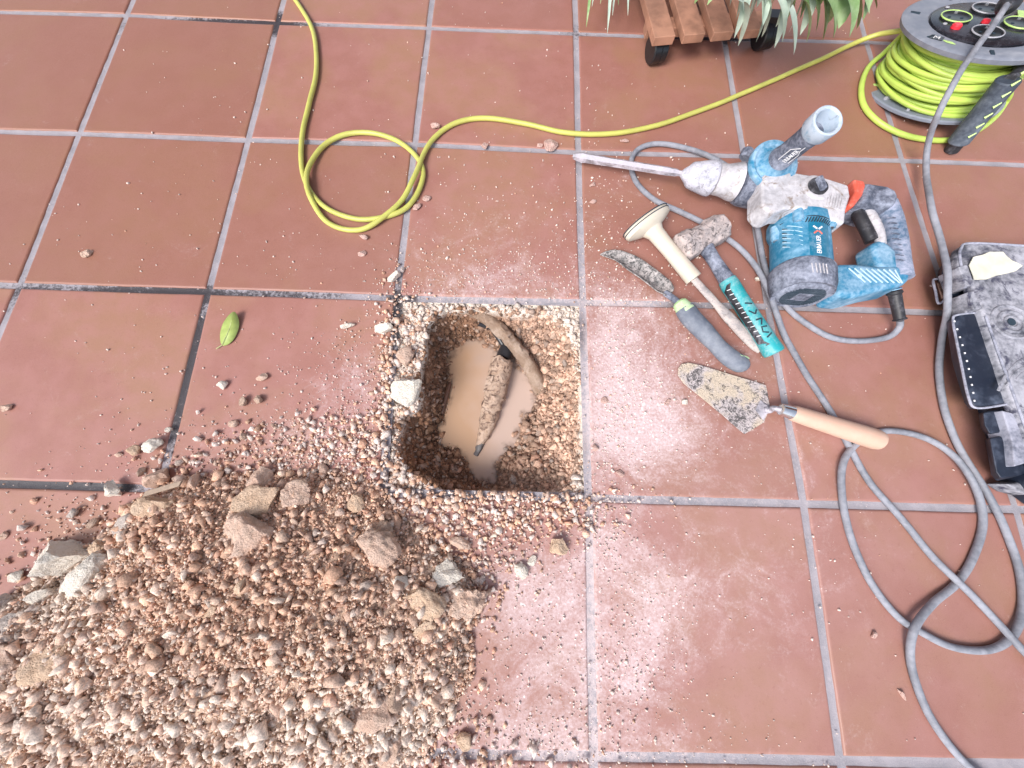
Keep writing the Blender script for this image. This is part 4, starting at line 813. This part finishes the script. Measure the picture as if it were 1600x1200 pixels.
V,F=textmesh("M",.013); V-=V.mean(0); exx=nrm(ss_-.3*uu_); eyy=nrm(uu_+.3*ss_); RE.part("logo_letter",(np.array([rp(-.071,-.079,-.0015)+exx*v[0]*1.1+eyy*v[1]+ax*v[2] for v in V]),F),M_white,smooth=False,parent=pl_)
for k in range(3): RE.part("green_print",box(rp(-.054+k*.002,-.088-.0026*k,-.0022),nrm(ss_-.35*uu_)*.0075,nrm(uu_+.3*ss_)*.0008,ax*.0003),M_lime)
RE.part("lime_sticker",box(rp(.062,.040,.001),ss_*.016,uu_*.014,ax*.0006),M_lime)
# wound cable: a crowd of slightly wandering turns
rg=np.random.default_rng(5); ccol=[]
def ring(h,r,ecc=0,ph=0,til=0,tph=0,n=64,a0=0,a1=2*math.pi):
    A=np.linspace(a0,a1,n+1); A=A[:-1] if a1-a0>6.28 else A
    return [RC+ax*(h+til*math.cos(a-tph))+(r+ecc*math.cos(a-ph)+.0012*math.sin(5*a+ph))*(math.cos(a)*ss_+math.sin(a)*uu_) for a in A]
turns=[]
for k in range(12):
    h=.016+k*.0068; turns.append((h,.092+rg.uniform(-.002,.003),rg.uniform(0,.003),rg.uniform(0,6),rg.uniform(-.004,.004),rg.uniform(0,6)))
for k in range(11):
    h=.017+k*.0070; turns.append((h,.101+rg.uniform(-.003,.004),rg.uniform(0,.005),rg.uniform(0,6),rg.uniform(-.008,.008),rg.uniform(0,6)))
for k in range(6):
    turns.append((.018+k*.0125,.106+rg.uniform(-.002,.002),.003,4.2+rg.uniform(-.5,.5),rg.uniform(.004,.013),rg.uniform(0,6)))
RE.part("wound_cable",join([tube(ring(*q_),.0042,9,closed=True) for q_ in turns]),M_yel,angle=80)
slack=[at(1420,43,.075),at(1404,60,.035),at(1382,82,.012),at(1357,105,.007),at(1346,135,.006),at(1350,165,.006),at(1372,190,.006),at(1405,208,.006),at(1440,217,.006),at(1480,219,.006),at(1520,208,.006),at(1552,186,.006),at(1570,162,.010),at(1578,146,.03),at(1572,120,.06)]
loose=[at(1425,45,.060),at(1400,49,.045),at(1370,54,.025),at(1335,67,.010),at(1285,92,.006),at(1220,120,.0055),at(1160,145,.0055),at(1090,175,.0055),at(1020,198,.0055),at(950,209,.0055),at(880,207,.0055),at(820,192,.0055),at(760,185,.0055),at(712,192,.0055),at(680,214,.0055),at(662,240,.008),at(648,275,.014),at(630,310,.009),at(600,338,.009),at(568,357,.0055),at(535,357,.0055),at(508,344,.0055),at(490,318,.009),at(480,288,.014),at(484,258,.009),at(505,228,.0055),at(540,210,.0055),at(580,207,.0055),at(618,218,.0055),at(646,240,.006),at(661,268,.0055),at(654,300,.0055),at(634,325,.0055),at(600,339,.0055),at(560,342,.0055),at(520,330,.0055),at(494,310,.0055),at(477,280,.0055),at(470,245,.0055),at(473,205,.0055),at(483,165,.0055),at(493,125,.0055),at(495,85,.0055),at(488,45,.0055),at(470,12,.0055),at(450,-15,.0055),at(420,-50,.0055),at(370,-70,.0055)]
RE.part("cable_slack",tube(spline(slack,8),.0050,10),M_yel,angle=80)
RE.part("extension_cable",tube(wander(spline(loose,8),.0022,8),.0046,10),M_yel2,angle=80,label="yellow green cable running from the reel over the tiles with one loop")
# carrying handle with ribbed grip
ga=at(1497,222,.018); gb_=at(1577,124,.115); gh=RE.part("carry_handle",lathe([(0,.0155),(.002,.0170),(.05,.0165),(np.linalg.norm(gb_-ga)-.002,.0172),(np.linalg.norm(gb_-ga),.0155)],ga,gb_,28),dusty('handle_rubber',(.045,.06,.085),(.22,.26,.31),.35,.6,20,bmp=.1))
q0,q1,q2=frame(ga,gb_,up=(0,0,1))
for side in (0,1):
    for k in range(9 if side else 8):
        s=.018+k*.0165; th=(.95 if side else -.95); sgn=(1 if side else -1)
        RE.part("grip_rib",tube([ga+q0*s+.0170*(math.cos(th)*q1+math.sin(th)*q2),ga+q0*(s+.007)+.0172*(math.cos(th*.55)*q1+math.sin(th*.55)*q2)],[.0022,.0010],8),M_lime,parent=gh)
RE.part("handle_frame",join([tube(spline([gb_,at(1590,112,.110),at(1600,90,.090),at(1612,80,.05)],5),.008,14),tube([ga-q0*.016,ga],.012,16)]),M_blk)
# ------------------------------------------------------------ tool case
M_case=dusty("case_lid_plastic",(.03,.035,.05),(.50,.50,.56),.56,.55,20,bmp=.8,dark=(.035,.035,.07),damt=.36); M_cased=dusty("case_black_plastic",(.010,.016,.032),(.20,.24,.33),.22,.45,12,bmp=.3)
M_edge=dusty("case_edge",(.10,.11,.15),(.46,.47,.56),.62,.6,30)
TCs=Thing("tool_case","dusty black plastic tool case with buckle and stitched side pad at the right border","tool case",at(1560,560,0))
Z1=.062
lid=[(1500,425),(1496,400),(1500,386),(1514,377),(1600,381),(1760,392),(1790,420),(1800,600),(1790,760),(1700,790),(1640,778),(1618,720),(1600,668),(1582,625),(1560,560),(1537,492),(1512,430)]
TCs.part("case_body",pp3([(1476,440),(1480,412),(1492,396),(1600,392),(1730,402),(1750,425),(1760,600),(1745,760),(1680,800),(1600,790),(1570,768),(1556,745),(1545,705),(1528,650),(1510,590),(1488,500)],.003,
   [(1500,425),(1497,402),(1508,388),(1600,386),(1750,396),(1780,420),(1790,600),(1780,750),(1700,790),(1636,778),(1612,745),(1600,712),(1590,680),(1574,630),(1556,570),(1528,492)],.050),M_cased,bevel=.004,seg=3)
ldo=TCs.part("lid",pp2(lid,Z1,.047,.985),M_case,bevel=.004,seg=3)
TCs.part("lid_rim",tube(spline([at(1508,450,Z1),at(1500,404,Z1),at(1502,388,Z1),at(1516,380,Z1),at(1600,384,Z1),at(1700,391,Z1)],5),.0018,8),M_edge)
TCs.part("lid_rib",tube([at(1540,494,Z1),at(1563,560,Z1),at(1592,640,Z1),at(1616,705,Z1)],.0016,8),M_edge,parent=ldo)
rc_=at(1580,503,Z1)
for r,w_ in ((.030,.0020),(.019,.0026),(.010,.0016)): TCs.part("lid_boss",tube([rc_+np.array([r*math.cos(a),r*math.sin(a)*.9,.0004]) for a in np.linspace(0,6.2832,50)[:-1]],w_,8,closed=True),M_case,parent=ldo)
TCs.part("boss_hole",lathe([(0,.006),(.0010,.006)],rc_,rc_+np.array([0,0,1]),20),M_slit,parent=ldo)
for k in range(3): TCs.part("lid_ridge",rough(tube(spline([at(1560+k*14,610-k*8,Z1),at(1580+k*10,575+k*4,Z1),at(1612+k*6,560+k*14,Z1),at(1650,590+k*10,Z1)],5),.0022,8,flat=.5),.0006,80),M_case,parent=ldo)
TCs.part("side_pad",rough(subdiv(pp3([(1477,502),(1486,496),(1524,494),(1536,530),(1550,570),(1566,630),(1560,637),(1514,640),(1506,630),(1486,562)],.030,
   [(1490,500),(1496,492),(1533,488),(1546,524),(1561,568),(1579,626),(1575,633),(1524,637),(1516,626),(1502,560)],.052),2),.0008,40),M_cased,bevel=.003,seg=3)
TCs.part("pad_edge",tube(spline([at(1532,488,.053),at(1496,492,.053),at(1489,500,.052),at(1494,530,.051),at(1502,570,.051),at(1513,620,.052),at(1524,637,.053),at(1560,634,.053),at(1580,629,.053)],6),.0016,8),M_edge)
for k in range(11):
    q=k/10; x=1489+31*q+4*math.sin(q*3.1)+2; y=501+124*q; a=at(x,y,.0535); TCs.part("stitch",tube([a,a+nrm(at(x+3,y+10,.0535)-a)*.0024],.0011,6),M_white)
TCs.part("lower_block",pp3([(1528,646),(1560,640),(1572,672),(1566,678),(1540,680),(1531,668)],.016,[(1536,644),(1572,638),(1584,668),(1578,674),(1546,678),(1538,664)],.046),M_cased,bevel=.003,seg=3)
TCs.part("lower_block",pp3([(1538,686),(1570,680),(1592,738),(1584,746),(1556,752),(1548,742)],.016,[(1546,684),(1584,678),(1606,734),(1598,742),(1564,748),(1556,738)],.046),M_cased,bevel=.003,seg=3)
TCs.part("case_foot",rough(pprism([(1560,756),(1604,750),(1640,782),(1600,774),(1578,768)],.003,.030,.020),.001,60),M_case,bevel=.003,seg=3)
TCs.part("side_panel",pp2([(1566,640),(1590,646),(1606,700),(1612,722),(1586,730),(1582,690)],.056,.030,.98),M_edge,bevel=.002)
TCs.part("latch",pp2([(1498,416),(1512,412),(1524,446),(1510,448)],.0655,.035,.97),M_case,bevel=.0015)
TCs.part("latch",pp2([(1511,456),(1522,454),(1536,482),(1522,484)],.0655,.035,.97),M_case,bevel=.0015)
TCs.part("strap",pp3([(1464,424),(1478,404),(1494,400),(1508,450),(1512,486),(1480,492),(1472,470)],.008,[(1470,424),(1486,400),(1502,398),(1516,450),(1522,484),(1490,490),(1480,470)],.040),M_cased,bevel=.005,seg=3)
bk=[at(1458,438,.030),at(1476,433,.034),at(1486,464,.034),at(1466,474,.030)]
TCs.part("buckle",tube(spline([bk[0],(bk[0]+bk[1])/2,bk[1],(bk[1]+bk[2])/2,bk[2],(bk[2]+bk[3])/2,bk[3],(bk[3]+bk[0])/2],3,closed=True),.0018,8,closed=True),M_edge)
TCs.part("buckle_tab",pp3([(1464,443),(1474,439),(1483,461),(1471,467)],.026,[(1464,443),(1474,439),(1483,461),(1471,467)],.030),plain("brass_tab",(.33,.20,.16),.5))
lp=[(1514,414),(1520,402),(1533,399),(1545,394),(1566,394),(1560,401),(1580,408),(1596,416),(1586,424),(1570,428),(1556,431),(1540,437),(1522,437)]
V,F=subdiv(pprism(lp,Z1+.0035,Z1+.0045,Z1+.004),3); V[:,2]+=.003*np.abs(nz(V,25,8.,2)); solo("dry_leaf",(V,F),plain("dry_leaf_cream",(.72,.70,.58),.7,scale=40,bmp=.3),"cream coloured crumpled leaf lying on the lid of the tool case","leaf")
# ------------------------------------------------------------ plant caddy, pot and plants
M_slat=plain("caddy_wood",(.34,.175,.115),.6,var=.28,scale=25,bmp=.3); M_cast=plain("caster_black",(.012,.013,.016),.3,var=.05)
PC=Thing("plant_caddy","slatted reddish wooden plant caddy on black casters at the top border","plant caddy",at(1110,40,0))
zt=.062
for k,(xa,xb) in enumerate(((1023,1056),(1070,1103),(1116,1148),(1161,1191))):
    yb=57-k*3.6; sh=[(xa,yb+1.5),(xb,yb-1.5),(xb-28-k*1.5,-45),(xa-28-k*1.5,-45)]
    a,b_,c_,d_=[at(x,y,zt) for x,y in sh]; e=nrm(d_-a)*.42; c2_=b_+e; d2_=a+e
    PC.part("slat",prism([q-np.array([0,0,.016]) for q in (a,b_,c2_,d2_)],[a,b_,c2_,d2_]),M_slat,bevel=.0015)
for yo in (.035,.20,.36):
    a=at(1012,57,zt-.016)+np.array([0,yo,0]); b_=at(1235,42,zt-.016)+np.array([0,yo,0]); PC.part("cross_rail",box((a+b_)/2-np.array([0,0,.009]),(b_-a)/2,np.array([0,.016,0]),(0,0,.0085)),M_slat,bevel=.001)
for (x,y) in ((1027,76),(1196,54)):
    for yo in (0,.36):
        c=at(x,y,.025)+np.array([0,yo,0]); ca=PC.part("caster",lathe([(-.016,.014),(-.016,.022),(-.014,.0245),(-.001,.0245),(0,.023),(.001,.0245),(.012,.0245),(.014,.022),(.014,.014)],c,c+np.array([1,.25,0]),30),M_cast)
        PC.part("caster_mount",box(c+np.array([0,.004,.026]),(.012,0,0),(0,.012,0),(0,0,.008)),M_cast,parent=ca)
pc0=at(1150,-60,.07)+np.array([0,.06,0]); pc0[2]=zt+.001
PO=Thing("plant_pot","dark purple pot standing on the slatted caddy beyond the top border","plant pot",pc0)
PO.part("pot_wall",lathe([(0,.09),(.002,.095),(.15,.125),(.152,.135),(.175,.137),(.176,.128),(.150,.120)],pc0,pc0+np.array([0,0,1]),48),plain("pot_purple",(.06,.03,.07),.4))
def leafmesh(P0,P1,P2,w,curl=.3,n=10):
    """blade from P0 over P1 to the tip P2"""
    V=[];F=[]
    for i in range(n+1):
        t=i/n; p=(1-t)**2*P0+2*t*(1-t)*P1+t*t*P2; d=nrm(2*(1-t)*(P1-P0)+2*t*(P2-P1)); s=nrm(np.cross(d,[0,0,1.])+1e-6); nn_=np.cross(s,d); ww=w*(math.sin(math.pi*min(1,(t*.80+.20)))**.6)+.0003
        V+= [p-s*ww+nn_*ww*curl,p,p+s*ww+nn_*ww*curl]
    for i in range(n): F+= [(3*i,3*i+1,3*i+4,3*i+3),(3*i+1,3*i+2,3*i+5,3*i+4)]
    return np.array(V),F
def leafmat(name,a,c):
    m,n,b=newmat(name); tc=N(n,"ShaderNodeTexCoord").outputs["Object"]; f=noise_(n,tc,35,4,.6); n.links.new(mixc(n,ramp(n,f,.35,.65),a,c),b.inputs["Base Color"]); b.inputs["Roughness"].default_value=.55; b.inputs["Specular IOR Level"].default_value=.3; return m
M_lg=leafmat("leaf_green_fresh",(.20,.33,.12),(.36,.47,.26)); M_ls=leafmat("leaf_silver",(.36,.46,.38),(.52,.60,.50))
PL=Thing("potted_plant","potted plant with long silvery and green leaves hanging over the wooden caddy","plant",pc0+np.array([0,0,.15]))
base=pc0+np.array([0,0,.16]); rg=np.random.default_rng(3)
tips=[(1153,72,'s'),(1147,60,'s'),(1181,66,'s'),(1192,40,'s'),(1212,42,'s'),(1240,86,'s'),(1260,66,'g'),(1275,50,'g'),(1327,58,'g'),(1348,32,'g'),(1370,14,'g'),(1312,28,'g'),(1290,40,'g'),(1232,52,'s'),(1105,8,'g'),(1140,10,'s'),(1085,6,'g'),(1222,66,'s'),(1302,60,'g'),(1250,30,'g'),(1170,30,'s'),(1200,20,'s'),(1225,24,'g'),(1275,15,'g'),(1330,8,'g'),(1300,5,'g'),(1160,48,'s'),(1210,75,'s'),(1285,64,'g'),(1265,40,'g'),(1250,55,'s'),(1310,45,'g'),(1222,40,'g'),(1240,20,'s'),(1338,46,'g'),(1190,58,'s'),(1150,30,'s'),(1358,22,'g'),(1205,8,'g'),(1182,12,'s')]
for x,y,kd in tips:
    tip=at(x,y,rg.uniform(.09,.14)); st0=at(1205+ (x-1200)*.75+rg.uniform(-30,30),y-70+rg.uniform(-22,4),.17); mid=(tip+st0)/2; mid[2]=.165+rg.uniform(-.015,.02)
    o=PL.part("leaf",leafmesh(st0,mid,tip,rg.uniform(.012,.018) if kd=='g' else rg.uniform(.009,.013)),M_lg if kd=='g' else M_ls,angle=80)
for k in range(40):
    a=rg.uniform(0,6.28); r=rg.uniform(.10,.22); tip=base+np.array([.09+math.cos(a)*r,.06+abs(math.sin(a))*r,rg.uniform(-.02,.16)]); PL.part("leaf",leafmesh(base+np.array([.05,.03,.0]),(base+tip)/2+np.array([.03,.0,.10]),tip,.009),M_lg if k%2 else M_ls,angle=80)
for k in range(6):
    a=k*1.05; PL.part("stem",tube([base-np.array([0,0,.03]),base+np.array([.04*math.cos(a),.04*math.sin(a),.06]),base+np.array([.08*math.cos(a)+.03,.07*math.sin(a)+.02,.12])],.003,8),M_lg)
pb=at(950,-110,.12)+np.array([0,.05,0]); SP=Thing("spiky_plant","thin spiky grey green leaves dangling in at the top border left of the caddy","plant",np.array([pb[0],pb[1],0]))
for x,y in ((916,42),(949,52),(957,24),(981,24),(938,6),(966,8),(925,10)):
    tip=at(x,y,.05); st0=pb+np.array([rg.uniform(-.02,.02),0,.06]); mid=(tip+st0)/2; mid[2]=.15; SP.part("leaf",leafmesh(st0,mid,tip,.0048),M_ls if x%2 else M_lg,angle=80)
SP.part("pot_wall",lathe([(0,.05),(.12,.07),(.125,.075),(.14,.075),(.14,.066)],np.array([pb[0],pb[1]+.05,0]),np.array([pb[0],pb[1]+.05,1]),36),plain("pot_dark",(.05,.03,.06),.5))
